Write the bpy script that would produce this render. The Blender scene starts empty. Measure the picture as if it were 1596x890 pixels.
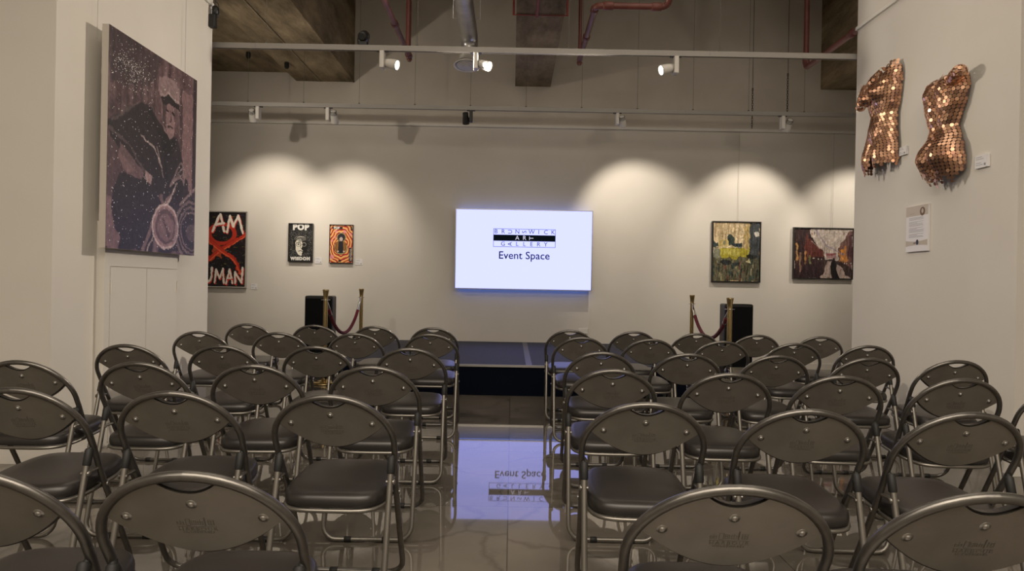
import bpy, math, random
import numpy as np
from mathutils import Vector, Matrix
random.seed(7); rng = np.random.RandomState(5)
SC = bpy.context.scene; COL = SC.collection
PI = math.pi
# ------------------------------------------------------------------ camera
W_, H_, F_ = 1596.0, 890.0, 1064.0
HC, ROLL, PITCH = 1.17, math.radians(1.05), math.radians(-0.05)
cam = bpy.data.cameras.new('camera'); CAM = bpy.data.objects.new('camera', cam); COL.objects.link(CAM)
cam.sensor_width = 36.0; cam.lens = 36.0*F_/W_; cam.clip_start = 0.05; cam.clip_end = 60
Rm = Matrix.Rotation(PI/2+PITCH, 4, 'X') @ Matrix.Rotation(ROLL, 4, 'Z')
CAM.matrix_world = Matrix.Translation((0, 0, HC)) @ Rm
SC.camera = CAM
R3 = Rm.to_3x3()
def ray(px, py): return R3 @ Vector(((px-W_/2)/F_, -(py-H_/2)/F_, -1.0))
def atY(px, py, Y): d = ray(px, py); return Vector((0, 0, HC)) + d*(Y/d.y)
def atX(px, py, X): d = ray(px, py); return Vector((0, 0, HC)) + d*(X/d.x)
def atZ(px, py, Z): d = ray(px, py); return Vector((0, 0, HC)) + d*((Z-HC)/d.z)
# ------------------------------------------------------------------ world, exposure
w = bpy.data.worlds.new('world'); SC.world = w; w.use_nodes = True
w.node_tree.nodes['Background'].inputs[0].default_value = (0.02, 0.018, 0.015, 1)
w.node_tree.nodes['Background'].inputs[1].default_value = 0.3
SC.view_settings.view_transform = 'Standard'; SC.view_settings.look = 'None'
SC.view_settings.gamma = 1; SC.view_settings.use_curve_mapping = False
SC.view_settings.exposure = 0.0
try:
    SC.cycles.use_denoising = True; SC.cycles.sample_clamp_indirect = 4; SC.cycles.max_bounces = 8
    SC.cycles.caustics_reflective = False; SC.cycles.caustics_refractive = False
except Exception: pass
WARM = (1.0, 0.875, 0.72)
def spot(name, loc, target, watts, size, blend=0.5, radius=0.04, color=WARM, parent=None):
    l = bpy.data.lights.new(name, 'SPOT'); l.energy = watts; l.spot_size = math.radians(size); l.spot_blend = blend
    l.shadow_soft_size = radius; l.color = color
    o = bpy.data.objects.new(name, l); COL.objects.link(o)
    loc = Vector(loc); d = (Vector(target)-loc).normalized()
    o.matrix_world = Matrix.Translation(loc) @ d.to_track_quat('-Z', 'Y').to_matrix().to_4x4()
    if parent is not None:
        o.parent = parent; o.matrix_parent_inverse = parent.matrix_world.inverted()
    return o
def area(name, loc, rot, sx, sy, watts, color=WARM):
    l = bpy.data.lights.new(name, 'AREA'); l.shape = 'RECTANGLE'; l.size = sx; l.size_y = sy; l.energy = watts; l.color = color
    o = bpy.data.objects.new(name, l); COL.objects.link(o); o.location = loc; o.rotation_euler = rot; return o
# added soft fill with no fitting: high over the seats and behind the viewer
area('fill_light', (0, -1.6, 4.6), (math.radians(12), 0, 0), 6.0, 3.5, 345)
area('fill_light', (0.2, 4.2, 5.3), (0, 0, 0), 6.0, 4.0, 95)
# ceiling spots of the seating end, behind the viewer
spot('spot_light', (-3.2, -1.6, 3.4), (-1.2, 1.2, 0.5), 60, 110, 1.0, 0.06)
spot('spot_light', (3.2, -1.6, 3.4), (1.4, 1.2, 0.5), 45, 110, 1.0, 0.06)
spot('spot_light', (0.3, -1.2, 3.5), (0.0, 4.5, 0.3), 60, 110, 1.0, 0.06)
# lamps on the front track beyond the left and right pillars, facing the end wall
spot('spot_light', (-3.6, 6.7, 3.16), (-1.0, 10.1, 3.2), 70, 120, 0.9, 0.03)
spot('spot_light', (3.9, 6.7, 3.16), (1.6, 10.1, 3.2), 14, 120, 0.9, 0.03)

# ------------------------------------------------------------------ materials
def lin(c):
    return tuple((x/255/12.92 if x/255 <= .04045 else ((x/255+.055)/1.055)**2.4) for x in c)
def mat(name, rgb, rough=0.6, metal=0.0, spec=0.5, noise=None, bump=None, coat=0.0, sheen=0.0):
    m = bpy.data.materials.new(name); m.use_nodes = True
    nt = m.node_tree; b = nt.nodes['Principled BSDF']
    b.inputs['Base Color'].default_value = (*rgb, 1); b.inputs['Roughness'].default_value = rough
    b.inputs['Metallic'].default_value = metal; b.inputs['Specular IOR Level'].default_value = spec
    b.inputs['Coat Weight'].default_value = coat; b.inputs['Sheen Weight'].default_value = sheen
    if noise or bump:
        tc = nt.nodes.new('ShaderNodeTexCoord')
    if noise:   # (scale, rgb2, detail)
        n = nt.nodes.new('ShaderNodeTexNoise'); n.inputs['Scale'].default_value = noise[0]; n.inputs['Detail'].default_value = noise[2]
        nt.links.new(tc.outputs['Object'], n.inputs['Vector'])
        r = nt.nodes.new('ShaderNodeValToRGB'); r.color_ramp.elements[0].position = .35; r.color_ramp.elements[1].position = .68
        r.color_ramp.elements[0].color = (*rgb, 1); r.color_ramp.elements[1].color = (*noise[1], 1)
        nt.links.new(n.outputs['Fac'], r.inputs[0]); nt.links.new(r.outputs[0], b.inputs['Base Color'])
    if bump:    # (scale, strength, distance)
        n2 = nt.nodes.new('ShaderNodeTexNoise'); n2.inputs['Scale'].default_value = bump[0]; n2.inputs['Detail'].default_value = 6
        nt.links.new(tc.outputs['Object'], n2.inputs['Vector'])
        bp = nt.nodes.new('ShaderNodeBump'); bp.inputs['Strength'].default_value = bump[1]; bp.inputs['Distance'].default_value = bump[2]
        nt.links.new(n2.outputs['Fac'], bp.inputs['Height']); nt.links.new(bp.outputs[0], b.inputs['Normal'])
    return m
def emis(name, rgb, s):
    m = bpy.data.materials.new(name); m.use_nodes = True; nt = m.node_tree; nt.nodes.clear()
    e = nt.nodes.new('ShaderNodeEmission'); e.inputs[0].default_value = (*rgb, 1); e.inputs[1].default_value = s
    o = nt.nodes.new('ShaderNodeOutputMaterial'); nt.links.new(e.outputs[0], o.inputs[0]); return m
M = {}
M['wall'] = mat('wall_paint', (.66, .63, .58), .75, spec=.2, noise=(1.3, (.70, .67, .62), 4), bump=(60, .08, .004))
M['wallup'] = mat('upper_wall_panel', (.60, .56, .50), .8, spec=.2, noise=(2, (.66, .62, .56), 4))
M['cabinet'] = mat('cabinet_paint', (.66, .63, .58), .6, spec=.3, bump=(40, .06, .003))
M['white'] = mat('white_lamp_paint', (.72, .70, .66), .45)
M['trackgrey'] = mat('track_paint', (.33, .315, .295), .45, metal=.1)
M['black'] = mat('black_plastic', (.012, .012, .013), .45)
M['blackmat'] = mat('black_fabric', (.004, .005, .006), .9, spec=.15, noise=(180, (.008, .009, .010), 2))
M['navy'] = mat('stage_carpet', (.030, .033, .048), .75, noise=(60, (.05, .052, .066), 4), bump=(220, .2, .003))
M['navyface'] = mat('stage_skirt', (.003, .005, .012), .9, spec=.08)
M['tape'] = mat('grey_tape', (.12, .11, .10), .5)
M['alu'] = mat('aluminium_edge', (.55, .54, .52), .35, metal=.9)
M['duct'] = mat('galvanised_steel', (.66, .66, .67), .30, metal=.7, noise=(6, (.52, .52, .53), 3))
M['pipe'] = mat('oxide_red_pipe', (.13, .035, .028), .45, noise=(9, (.17, .055, .045), 4))
M['redwire'] = mat('red_conduit', (.22, .02, .02), .5)
M['brass'] = mat('brass', (.50, .38, .18), .25, metal=1.0)
M['rope'] = mat('burgundy_velvet', (.15, .004, .018), .85, sheen=.08)
M['chrome'] = mat('chrome', (.75, .74, .72), .18, metal=1.0)
M['bolt'] = mat('steel_bolt', (.42, .41, .39), .32, metal=1.0)
M['frame'] = mat('graphite_tube', (.15, .142, .132), .32, metal=.85, noise=(30, (.19, .18, .166), 2))
M['reartube'] = mat('silver_tube', (.26, .245, .22), .36, metal=.85)
M['plate'] = mat('brushed_grey_panel', (.27, .25, .222), .34, metal=.70, spec=.5, noise=(7, (.34, .315, .28), 4), bump=(300, .05, .001))
M['emblem'] = mat('embossed_panel', (.21, .193, .168), .5, metal=.65)  # panel colour darkened: the shade of the raised relief is put into the tone
M['vinyl'] = mat('black_vinyl', (.021, .018, .017), .36, spec=.6, bump=(400, .12, .001))
M['rubber'] = mat('black_rubber', (.012, .012, .012), .6)
M['copper'] = mat('copper_coin', (.62, .33, .20), .30, metal=.95, noise=(14, (.80, .50, .33), 2))
M['copperdark'] = mat('worn_copper_coin', (.36, .19, .13), .38, metal=.9, noise=(14, (.52, .30, .20), 2))
M['coinback'] = mat('resin_backing', (.10, .06, .05), .7)
M['canvasedge'] = mat('canvas_edge', (.50, .46, .41), .8)
M['artblack'] = mat('black_wood_frame', (.012, .011, .011), .4)
M['silverframe'] = mat('silver_frame', (.70, .69, .67), .25, metal=.9)
M['card'] = mat('white_card', (.75, .74, .76), .5)
M['cardgrey'] = mat('grey_print', (.25, .25, .28), .6)
M['acrylic'] = mat('acrylic_edge', (.50, .48, .46), .15)
M['cream'] = mat('cream_print', (.52, .46, .40), .6)
M['darkprint'] = mat('dark_print', (.02, .02, .03), .5)
M['skinprint'] = mat('brown_print', (.16, .09, .06), .6)
M['lettering'] = mat('white_print', (.72, .71, .68), .5)
M['glitter'] = mat('glitter', (.95, .93, .95), .3, spec=.8)
M['wire'] = mat('grey_wire', (.16, .15, .13), .5)
M['bronze'] = mat('tarnished_strip', (.20, .16, .10), .5, metal=.3, noise=(5, (.34, .28, .18), 3))
M['hole'] = mat('dark_socket', (.01, .01, .01), .9)
M['lens'] = emis('lamp_lens', (1.0, .95, .86), 14)
M['lensdim'] = emis('lamp_lens_soft', (1.0, .93, .82), 4)
M['screen'] = emis('screen_light', (.75, .80, 1.9), 1.0)
M['bluestrip'] = emis('blue_edge_light', (.14, .28, 1.0), 1.6)
M['screenink'] = mat('screen_ink', (.01, .02, .03), .9, spec=0)
M['screenwhite'] = emis('screen_letter_light', (.74, .72, .9), 1.0)
M['tvframe'] = mat('tv_bezel', (.35, .36, .40), .3, metal=.8)
def concrete():
    m = mat('rough_concrete', (.2, .17, .12), .9, spec=.2); nt = m.node_tree; b = nt.nodes['Principled BSDF']
    tc = nt.nodes.new('ShaderNodeTexCoord'); mp = nt.nodes.new('ShaderNodeMapping'); mp.inputs['Scale'].default_value = (1, .35, 1)
    n = nt.nodes.new('ShaderNodeTexNoise'); n.inputs['Scale'].default_value = 3.2; n.inputs['Detail'].default_value = 10; n.inputs['Roughness'].default_value = .65
    r = nt.nodes.new('ShaderNodeValToRGB'); e = r.color_ramp.elements
    e[0].position = .30; e[0].color = (.11, .085, .05, 1); e[1].position = .70; e[1].color = (.46, .37, .235, 1)
    k = e.new(.5); k.color = (.27, .215, .135, 1)
    nt.links.new(tc.outputs['Object'], mp.inputs[0]); nt.links.new(mp.outputs[0], n.inputs['Vector']); nt.links.new(n.outputs['Fac'], r.inputs[0])
    nt.links.new(r.outputs[0], b.inputs['Base Color'])
    n2 = nt.nodes.new('ShaderNodeTexNoise'); n2.inputs['Scale'].default_value = 22; n2.inputs['Detail'].default_value = 8
    nt.links.new(mp.outputs[0], n2.inputs['Vector'])
    bp = nt.nodes.new('ShaderNodeBump'); bp.inputs['Strength'].default_value = .6; bp.inputs['Distance'].default_value = .02
    nt.links.new(n2.outputs['Fac'], bp.inputs['Height']); nt.links.new(bp.outputs[0], b.inputs['Normal']); return m
M['concrete'] = concrete()
def marble():
    m = mat('polished_marble', (.3, .27, .22), .022, spec=.5); nt = m.node_tree; b = nt.nodes['Principled BSDF']
    b.inputs['IOR'].default_value = 1.55
    L = nt.links.new; N = nt.nodes.new
    tc = N('ShaderNodeTexCoord')
    br = N('ShaderNodeTexBrick'); br.offset = 0.0; br.inputs['Scale'].default_value = 1.0
    br.inputs['Brick Width'].default_value = 1.2; br.inputs['Row Height'].default_value = 1.2; br.inputs['Mortar Size'].default_value = .003
    br.inputs['Color1'].default_value = (.0, .0, .0, 1); br.inputs['Color2'].default_value = (1, 1, 1, 1); br.inputs['Mortar'].default_value = (.5, .5, .5, 1)
    L(tc.outputs['Object'], br.inputs['Vector'])
    ad = N('ShaderNodeVectorMath'); ad.operation = 'MULTIPLY_ADD'; ad.inputs[1].default_value = (5, 9, 3)
    L(br.outputs['Color'], ad.inputs[0]); L(tc.outputs['Object'], ad.inputs[2])
    n = N('ShaderNodeTexNoise'); n.inputs['Scale'].default_value = 1.1; n.inputs['Detail'].default_value = 6; L(ad.outputs[0], n.inputs['Vector'])
    wv = N('ShaderNodeVectorMath'); wv.operation = 'MULTIPLY_ADD'; wv.inputs[1].default_value = (1.3, 1.3, 1.3)
    L(n.outputs['Color'], wv.inputs[0]); L(ad.outputs[0], wv.inputs[2])
    v = N('ShaderNodeTexVoronoi'); v.feature = 'DISTANCE_TO_EDGE'; v.inputs['Scale'].default_value = 1.0; L(wv.outputs[0], v.inputs['Vector'])
    rv = N('ShaderNodeValToRGB'); rv.color_ramp.elements[0].position = 0; rv.color_ramp.elements[0].color = (.62, .60, .58, 1)
    rv.color_ramp.elements[1].position = .035; rv.color_ramp.elements[1].color = (1, 1, 1, 1); L(v.outputs['Distance'], rv.inputs[0])
    rc = N('ShaderNodeValToRGB'); e = rc.color_ramp.elements
    e[0].position = .32; e[0].color = (.10, .09, .076, 1); e[1].position = .66; e[1].color = (.21, .185, .155, 1); L(n.outputs['Fac'], rc.inputs[0])
    mx = N('ShaderNodeMix'); mx.data_type = 'RGBA'; mx.blend_type = 'MULTIPLY'; mx.inputs[0].default_value = .8
    L(rc.outputs[0], mx.inputs[6]); L(rv.outputs[0], mx.inputs[7])
    mm = N('ShaderNodeMix'); mm.data_type = 'RGBA'; mm.inputs[7].default_value = (.07, .06, .05, 1)
    L(br.outputs['Fac'], mm.inputs[0]); L(mx.outputs[2], mm.inputs[6]); L(mm.outputs[2], b.inputs['Base Color'])
    n2 = N('ShaderNodeTexNoise'); n2.inputs['Scale'].default_value = 2.5; L(tc.outputs['Object'], n2.inputs['Vector'])
    bp = N('ShaderNodeBump'); bp.inputs['Strength'].default_value = .012; bp.inputs['Distance'].default_value = .003
    L(n2.outputs['Fac'], bp.inputs['Height']); L(bp.outputs[0], b.inputs['Normal'])
    return m
M['marble'] = marble()
def paintmat():
    m = mat('painted_surface', (.5, .5, .5), .45, spec=.4); nt = m.node_tree
    a = nt.nodes.new('ShaderNodeAttribute'); a.attribute_name = 'paint'
    nt.links.new(a.outputs['Color'], nt.nodes['Principled BSDF'].inputs['Base Color']); return m
M['paint'] = paintmat()

# ------------------------------------------------------------------ mesh helpers
class MB:
    def __init__(s): s.v = []; s.f = []; s.mi = []; s.sm = []
    def add(s, vs, fs, mi=0, smooth=False):
        o = len(s.v); s.v += [tuple(p) for p in vs]
        for f in fs: s.f.append(tuple(i+o for i in f)); s.mi.append(mi); s.sm.append(smooth)
    def box(s, a, b, mi=0, mtx=None):
        x0, y0, z0 = a; x1, y1, z1 = b
        vs = [Vector(p) for p in ((x0,y0,z0),(x1,y0,z0),(x1,y1,z0),(x0,y1,z0),(x0,y0,z1),(x1,y0,z1),(x1,y1,z1),(x0,y1,z1))]
        if mtx is not None: vs = [mtx @ p for p in vs]
        s.add(vs, [(0,3,2,1),(4,5,6,7),(0,1,5,4),(1,2,6,5),(2,3,7,6),(3,0,4,7)], mi)
    def bbox(s, a, b, r, mi=0, mtx=None, seg=3):      # box with rounded vertical edges and chamfered rims
        x0, y0, z0 = a; x1, y1, z1 = b
        def ring(z, k):
            out = []
            for cx, cy, a0 in ((x1-r, y1-r, 0), (x0+r, y1-r, PI/2), (x0+r, y0+r, PI), (x1-r, y0+r, 1.5*PI)):
                for i in range(seg+1):
                    t = a0 + PI/2*i/seg; out.append(Vector((cx+(r-k)*math.cos(t), cy+(r-k)*math.sin(t), z)))
            return out
        c = r*.4; rings = [ring(z0, c), ring(z0+c, 0), ring(z1-c, 0), ring(z1, c)]
        if mtx is not None: rings = [[mtx @ p for p in q] for q in rings]
        s.loft(rings, mi, True, True, smooth=False)
    def loft(s, rings, mi=0, close=True, caps=True, smooth=True):
        n = len(rings[0]); vs = [p for r in rings for p in r]; fs = []
        for k in range(len(rings)-1):
            for i in range(n if close else n-1):
                j = (i+1) % n; fs.append((k*n+i, k*n+j, (k+1)*n+j, (k+1)*n+i))
        s.add(vs, fs, mi, smooth)
        if caps:
            s.add(rings[0], [tuple(range(n))[::-1]], mi); s.add(rings[-1], [tuple(range(n))], mi)
    def tube(s, pts, r, seg=10, mi=0, closed=False, caps=True, smooth=True):
        pts = [Vector(p) for p in pts]; n = len(pts); rings = []
        rr = r if hasattr(r, '__len__') else [r]*n
        T = []
        for i in range(n):
            if closed: t = pts[(i+1) % n]-pts[i-1]
            else: t = pts[min(i+1, n-1)]-pts[max(i-1, 0)]
            T.append(t.normalized())
        u = T[0].orthogonal().normalized()
        for i in range(n):
            if i: 
                ax = T[i-1].cross(T[i])
                if ax.length > 1e-7: u = Matrix.Rotation(T[i-1].angle(T[i]), 3, ax.normalized()) @ u
            u = (u - T[i]*u.dot(T[i])).normalized(); w_ = T[i].cross(u)
            rings.append([pts[i]+(u*math.cos(2*PI*k/seg)+w_*math.sin(2*PI*k/seg))*rr[i] for k in range(seg)])
        if closed:   # match the twist of the last ring to the first
            last = rings[0]; best = min(range(seg), key=lambda q: (rings[-1][0]-last[q]).length)
            rings.append(last[best:]+last[:best]); caps = False
        s.loft(rings, mi, True, caps, smooth)
    def lathe(s, prof, seg=20, mi=0, origin=(0,0,0), axis=None, smooth=True, mtx=None):
        o = Vector(origin); q = Vector((0,0,1)).rotation_difference(Vector(axis)).to_matrix() if axis is not None else Matrix.Identity(3)
        rings = [[o + q @ Vector((max(r,1e-4)*math.cos(2*PI*k/seg), max(r,1e-4)*math.sin(2*PI*k/seg), z)) for k in range(seg)] for r, z in prof]
        if mtx is not None: rings = [[mtx @ p for p in g] for g in rings]
        s.loft(rings, mi, True, True, smooth)
    def poly(s, pts, mi=0): s.add(pts, [tuple(range(len(pts)))], mi)
    def text(s, txt, size, origin, mi=0, depth=.0006, rot=0, align='CENTER', mtx=None, space=1.0, bold=0):
        # flat lettering in the local xz plane, readable from -y
        cu = bpy.data.curves.new('t', 'FONT'); cu.body = txt; cu.size = size; cu.align_x = align; cu.align_y = 'CENTER'
        cu.extrude = depth/2; cu.resolution_u = 3; cu.space_character = space; cu.offset = bold
        ob = bpy.data.objects.new('t', cu); COL.objects.link(ob)
        dg = bpy.context.evaluated_depsgraph_get(); me = bpy.data.meshes.new_from_object(ob.evaluated_get(dg))
        R = Matrix.Rotation(rot, 3, 'Z'); o = Vector(origin); vs = []
        for v in me.vertices:
            p = R @ v.co; q = Vector((p.x, -p.z, p.y)) + o; vs.append(mtx @ q if mtx is not None else q)
        s.add(vs, [tuple(p.vertices) for p in me.polygons], mi)
        bpy.data.objects.remove(ob); bpy.data.curves.remove(cu); bpy.data.meshes.remove(me)
    def build(s, name, mats, parent=None, **kw):
        me = bpy.data.meshes.new(name); me.from_pydata(s.v, [], s.f)
        mats = mats if isinstance(mats, (list, tuple)) else [mats]
        for m in mats: me.materials.append(m)
        me.polygons.foreach_set('material_index', s.mi); me.polygons.foreach_set('use_smooth', s.sm); me.update()
        o = bpy.data.objects.new(name, me); COL.objects.link(o)
        if parent is not None: o.parent = parent
        tag(o, **kw); return o
def tag(o, label=None, category=None, group=None, kind=None):
    for k, v in (('label', label), ('category', category), ('group', group), ('kind', kind)):
        if v: o[k] = v
    return o
def empty(name, loc=(0,0,0), rz=0, **kw):
    o = bpy.data.objects.new(name, None); COL.objects.link(o); o.empty_display_size = .1
    o.matrix_world = Matrix.Translation(Vector(loc)) @ Matrix.Rotation(rz, 4, 'Z'); return tag(o, **kw)
def struct(name, mb, m): return mb.build(name, m, kind='structure')
def sbox(name, a, b, m): q = MB(); q.box(a, b); return struct(name, q, m)

# ------------------------------------------------------------------ room shell
YW = 10.12                    # end wall
XL, XR = -2.86, 3.235         # faces of the two big pillars
YL0, YL1 = atX(83, 300, XL).y, atX(326.5, 300, XL).y
YR0, YR1 = atX(1587, 300, XR).y, atX(1332, 300, XR).y
CEIL = 5.5
sbox('floor', (-6.4, -4.2, -.1), (6.6, YW+.3, 0), M['marble'])
zr = atY(830, 199, YW).z      # hanging rail height on the end wall
sbox('wall_back', (-6.4, YW, -.1), (6.6, YW+.2, zr), M['wall'])
sbox('wall_back', (-6.4, YW, zr), (6.6, YW+.2, CEIL+.1), M['wallup'])
sbox('wall_left', (-6.4, -4.2, -.1), (-6.2, YW, CEIL+.1), M['wall'])
sbox('wall_right', (6.4, -4.2, -.1), (6.6, YW, CEIL+.1), M['wall'])
sbox('wall_front', (-6.2, -4.2, -.1), (6.4, -4.0, CEIL+.1), M['wall'])
sbox('ceiling', (-6.4, -4.2, CEIL), (6.6, YW+.2, CEIL+.2), M['concrete'])
sbox('wall_left', (-4.3, YL0, 0), (XL, YL1, CEIL), M['wall'])
sbox('wall_right', (XR, YR0, 0), (4.7, YR1, CEIL), M['wall'])
sbox('baseboard_back', (-6.2, YW-.014, 0), (6.4, YW, .085), M['wall'])
q = MB(); q.box((-6.2, YW-.03, zr-.012), (6.4, YW, zr+.03)); q.box((-6.2, YW-.045, zr-.012), (6.4, YW-.03, zr+.006)); struct('trim_1', q, M['white'])
zl = 3.72
q = MB(); q.box((XL, YL0, zl), (XL+.022, YL1, zl+.03)); struct('trim_2', q, M['white'])
q = MB(); q.box((XR-.022, YR0, zl-.08), (XR, YR1, zl-.05)); struct('trim_3', q, M['white'])
a = atY(921, 454, YW)
q = MB(); q.box((a.x-.006, YW-.006, .33), (a.x+.006, YW, a.z)); struct('trim_4', q, M['wall'])
# concrete: beam and lower slab on the left, joist in the middle, beam on the right
zb = atY(505, 127, YW).z; x0 = atY(462, 127, YW).x; x1 = atY(552, 128, YW).x
q = MB(); q.box((x0, 2.0, zb), (x1, YW, CEIL))
for i in range(40):           # drips and spalls along the lower arris
    t = 2.2+i*.2; q.box((x1-.02, t, zb-.012*random.random()), (x1+.004, t+.12, zb+.02))
ob = struct('ceiling_beam', q, M['concrete'])
zs = atY(400, 112, YW).z
q = MB(); q.box((-6.2, 2.0, zs), (x0, YW, zs+.3)); struct('ceiling', q, M['concrete'])
for px, py in ((387, 81), (447, 97)):
    p = atZ(px, py, zs if px < 400 else zb); q = MB()
    q.lathe([(.02, 0), (.03, -.01), (.032, -.06), (.022, -.085), (.006, -.09)], 16, 0, (p.x, p.y, p.z)); q.build('ceiling_socket', M['hole'],
        label='small dark round socket in the concrete %s' % ('slab near the left pillar' if px < 400 else 'beam edge, right of the other socket'), category='ceiling fitting', group='round sockets in the concrete')
q = MB(); p0 = atZ(372, 0, zb-.01); p1 = atY(500, 127, YW); q.box((p1.x-.008, 2.2, zb-.010), (p1.x+.008, YW-.02, zb))
q.build('steel_strip', M['bronze'], label='thin metal strip running along the underside of the left concrete beam', category='strip')
zc = atY(830, 135, YW).z; xa = atY(803, 135, YW).x; xb = atY(858, 135, YW).x
q = MB(); q.box((xa, 2.0, zc), (xb, YW, CEIL)); struct('ceiling_beam', q, M['concrete'])
zd = atY(1300, 140, YW).z; xc = atY(1279, 140, YW).x
q = MB(); q.box((xc, 2.0, zd), (xc+1.1, YW, CEIL)); struct('ceiling_beam', q, M['concrete'])

# ------------------------------------------------------------------ ceiling services
def arc_join(pts, r=.07, n=5):
    pts = [Vector(p) for p in pts]; out = [pts[0]]
    for i in range(1, len(pts)-1):
        a, b, c = pts[i-1], pts[i], pts[i+1]; d0 = (a-b).normalized(); d1 = (c-b).normalized()
        rr = min(r, (a-b).length*.45, (c-b).length*.45)
        for k in range(n+1):
            t = k/n; out.append((b+d0*rr)*(1-t)**2 + b*2*t*(1-t) + (b+d1*rr)*t*t)
    out.append(pts[-1]); return out
def coupling(q, p, d, r, l=.05):
    d = Vector(d).normalized(); p = Vector(p); q.tube([p-d*l, p-d*(l-.008), p+d*(l-.008), p+d*l], [r*1.05, r*1.28, r*1.28, r*1.05], 12)
# red-brown sprinkler pipes
zp = 3.85
e = atY(638, 88, 8.1); q = MB(); r = .031
q.tube([(e.x, 3.5, e.z), (e.x, e.y, e.z)], r); coupling(q, (e.x, e.y-.05, e.z), (0,1,0), r); coupling(q, (e.x, 7.1, e.z), (0,1,0), r)
q.tube([(e.x, e.y-.10, e.z), (e.x, e.y-.10, CEIL-.01)], r); q.lathe([(.02, 0), (.034, -.02), (.02, -.05)], 12, 0, (e.x, e.y, e.z-.01))
q.build('sprinkler_pipe', M['pipe'], label='red-brown pipe coming down at a slant left of the silver duct', category='pipe', group='red-brown ceiling pipes')
e = atY(903, 94, 8.1); q = MB(); f = atZ(930, 9, e.z); g = atY(1040, 8, f.y)
q.tube(arc_join([(e.x, e.y, e.z), (e.x, f.y, e.z), (g.x, f.y, e.z), (g.x+.05, f.y-.3, e.z+.35)], .06), r)
coupling(q, (e.x, f.y+.10, e.z), (0,1,0), r); coupling(q, (e.x+.12, f.y, e.z), (1,0,0), r); coupling(q, (g.x-.1, f.y, e.z), (1,0,0), r); coupling(q, (e.x, e.y-.75, e.z), (0,1,0), r)
q.tube([(e.x, e.y-.03, e.z-.01), (e.x, e.y-.03, CEIL-.01)], .022); q.lathe([(.02, 0), (.034, -.02), (.02, -.05)], 12, 0, (e.x, e.y, e.z-.01))
q.build('sprinkler_pipe', M['pipe'], label='red-brown pipe with an elbow turning right, beside the middle joist', category='pipe', group='red-brown ceiling pipes')
e = atY(1256, 106, 8.1); q = MB()
q.tube(arc_join([(e.x, e.y, CEIL), (e.x, e.y, e.z), (e.x, 6.6, e.z)], .05), r); coupling(q, (e.x, e.y, e.z+.1), (0,0,1), r); coupling(q, (e.x, 7.0, e.z), (0,1,0), r)
q.build('sprinkler_pipe', M['pipe'], label='red-brown pipe beside the right concrete beam near the coin sculptures', category='pipe', group='red-brown ceiling pipes')
p = atZ(837, 22, zc); q = MB()
q.tube([(xa-.03, p.y, CEIL-.03), (xa-.03, p.y, zc-.012), (xb+.03, p.y, zc-.012), (xb+.03, p.y, CEIL-.03)], .012); q.tube([(p.x, p.y, zc-.024), (p.x, 4, zc-.024)], .018)
q.build('red_conduit', M['redwire'], label='thin red conduit looped under the middle concrete joist', category='conduit')
# spiral duct with round diffuser
duct = empty('air_duct', atY(731, 78, 8.6), 0, label='silver spiral air duct above the projector end of the lighting track', category='air duct')
duct['label'] = 'silver spiral air duct hanging from the ceiling above the round vent'
O = duct.location.copy()
q = MB(); R0 = .105; ring = []; zaxis = .10; yy = 0.0
pts = []; rad = []
for k in range(150):
    y = -4.6 + 4.5*k/149; pts.append((0, y, zaxis+.10)); rad.append(R0*(1+.035*(k % 6 == 0)))
q.tube(pts, rad, 24, smooth=True)
q.build('duct_pipe', M['duct'], duct)
q = MB(); q.tube([(0, -.12, .20), (0, -.04, .19), (0, .03, .14), (0, .06, .06), (0, .06, -.03), (0, .06, -.10)], [R0, R0*1.02, R0*1.02, R0, R0*.97, R0*.95], 24)
for s in (-1, 1): q.tube([(s*.1, -.5, .2), (s*.16, -.5, .2), (s*.16, -.5, CEIL-O.z-.01)], .004, 6)
q.build('duct_elbow', M['duct'], duct)
q = MB(); q.lathe([(.10, .12), (.10, .02), (.165, .0), (.17, -.006), (.155, -.008), (.142, .004), (.138, .04), (.01, .04)], 32, 0, (-.02, .02, -.20))
for k, rr in enumerate((.13, .10, .07, .04)):
    q.lathe([(rr, .0), (rr-.004, -.006), (rr-.026, .016), (rr-.022, .02)], 28, 0, (-.02, .02, -.20-.004*k))
dif = q.build('diffuser', M['white'], duct)
dif.rotation_euler.x = math.radians(-10)
# light tracks
ZT1 = atY(830, 83, 6.55).z; ZT2 = atY(830, 173, 8.8).z
def track(y, px_z, xa, xb, label, step, ph, ztop, h=.045):
    t = empty('lighting_track', ((xa+xb)/2, y, px_z), 0, label=label, category='track', group='white lighting tracks')
    q = MB(); w2 = .019; L = (xb-xa)/2
    q.box((-L, -w2, 0), (L, w2, h)); q.box((-L, -w2, -.006), (L, -w2+.007, 0)); q.box((-L, w2-.007, -.006), (L, w2, 0))
    q.build('rail', M['trackgrey'], t); x = xa+ph
    while x < xb:
        q = MB(); q.tube([(x-t.location.x, 0, h), (x-t.location.x, 0, ztop(x)-px_z)], .0022, 5); q.lathe([(.014, 0), (.012, .012), (.004, .02)], 8, 0, (x-t.location.x, 0, h))
        q.build('suspension_wire', M['wire'], t)
        q = MB(); q.box((x-.1-t.location.x, -w2-.001, -.001), (x-.095-t.location.x, w2+.001, h+.001)); q.build('rail_joint', M['cardgrey'], t) if int((x-xa)/step) % 3 == 1 else None
        x += step
    return t
cz = lambda x: zs if x < x0 else (zb if x < x1 else (zc if xa < x < xb else (zd if x > xc else CEIL)))
track(6.55, ZT1, -4.25, 4.6, 'long pale lighting track nearest the viewer, carrying the glaring spotlights', 1.45, .4, cz)
track(8.8, ZT2, -5.2, 5.4, 'long pale lighting track nearer the end wall, above the hung pictures', .717, .32, cz)
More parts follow.
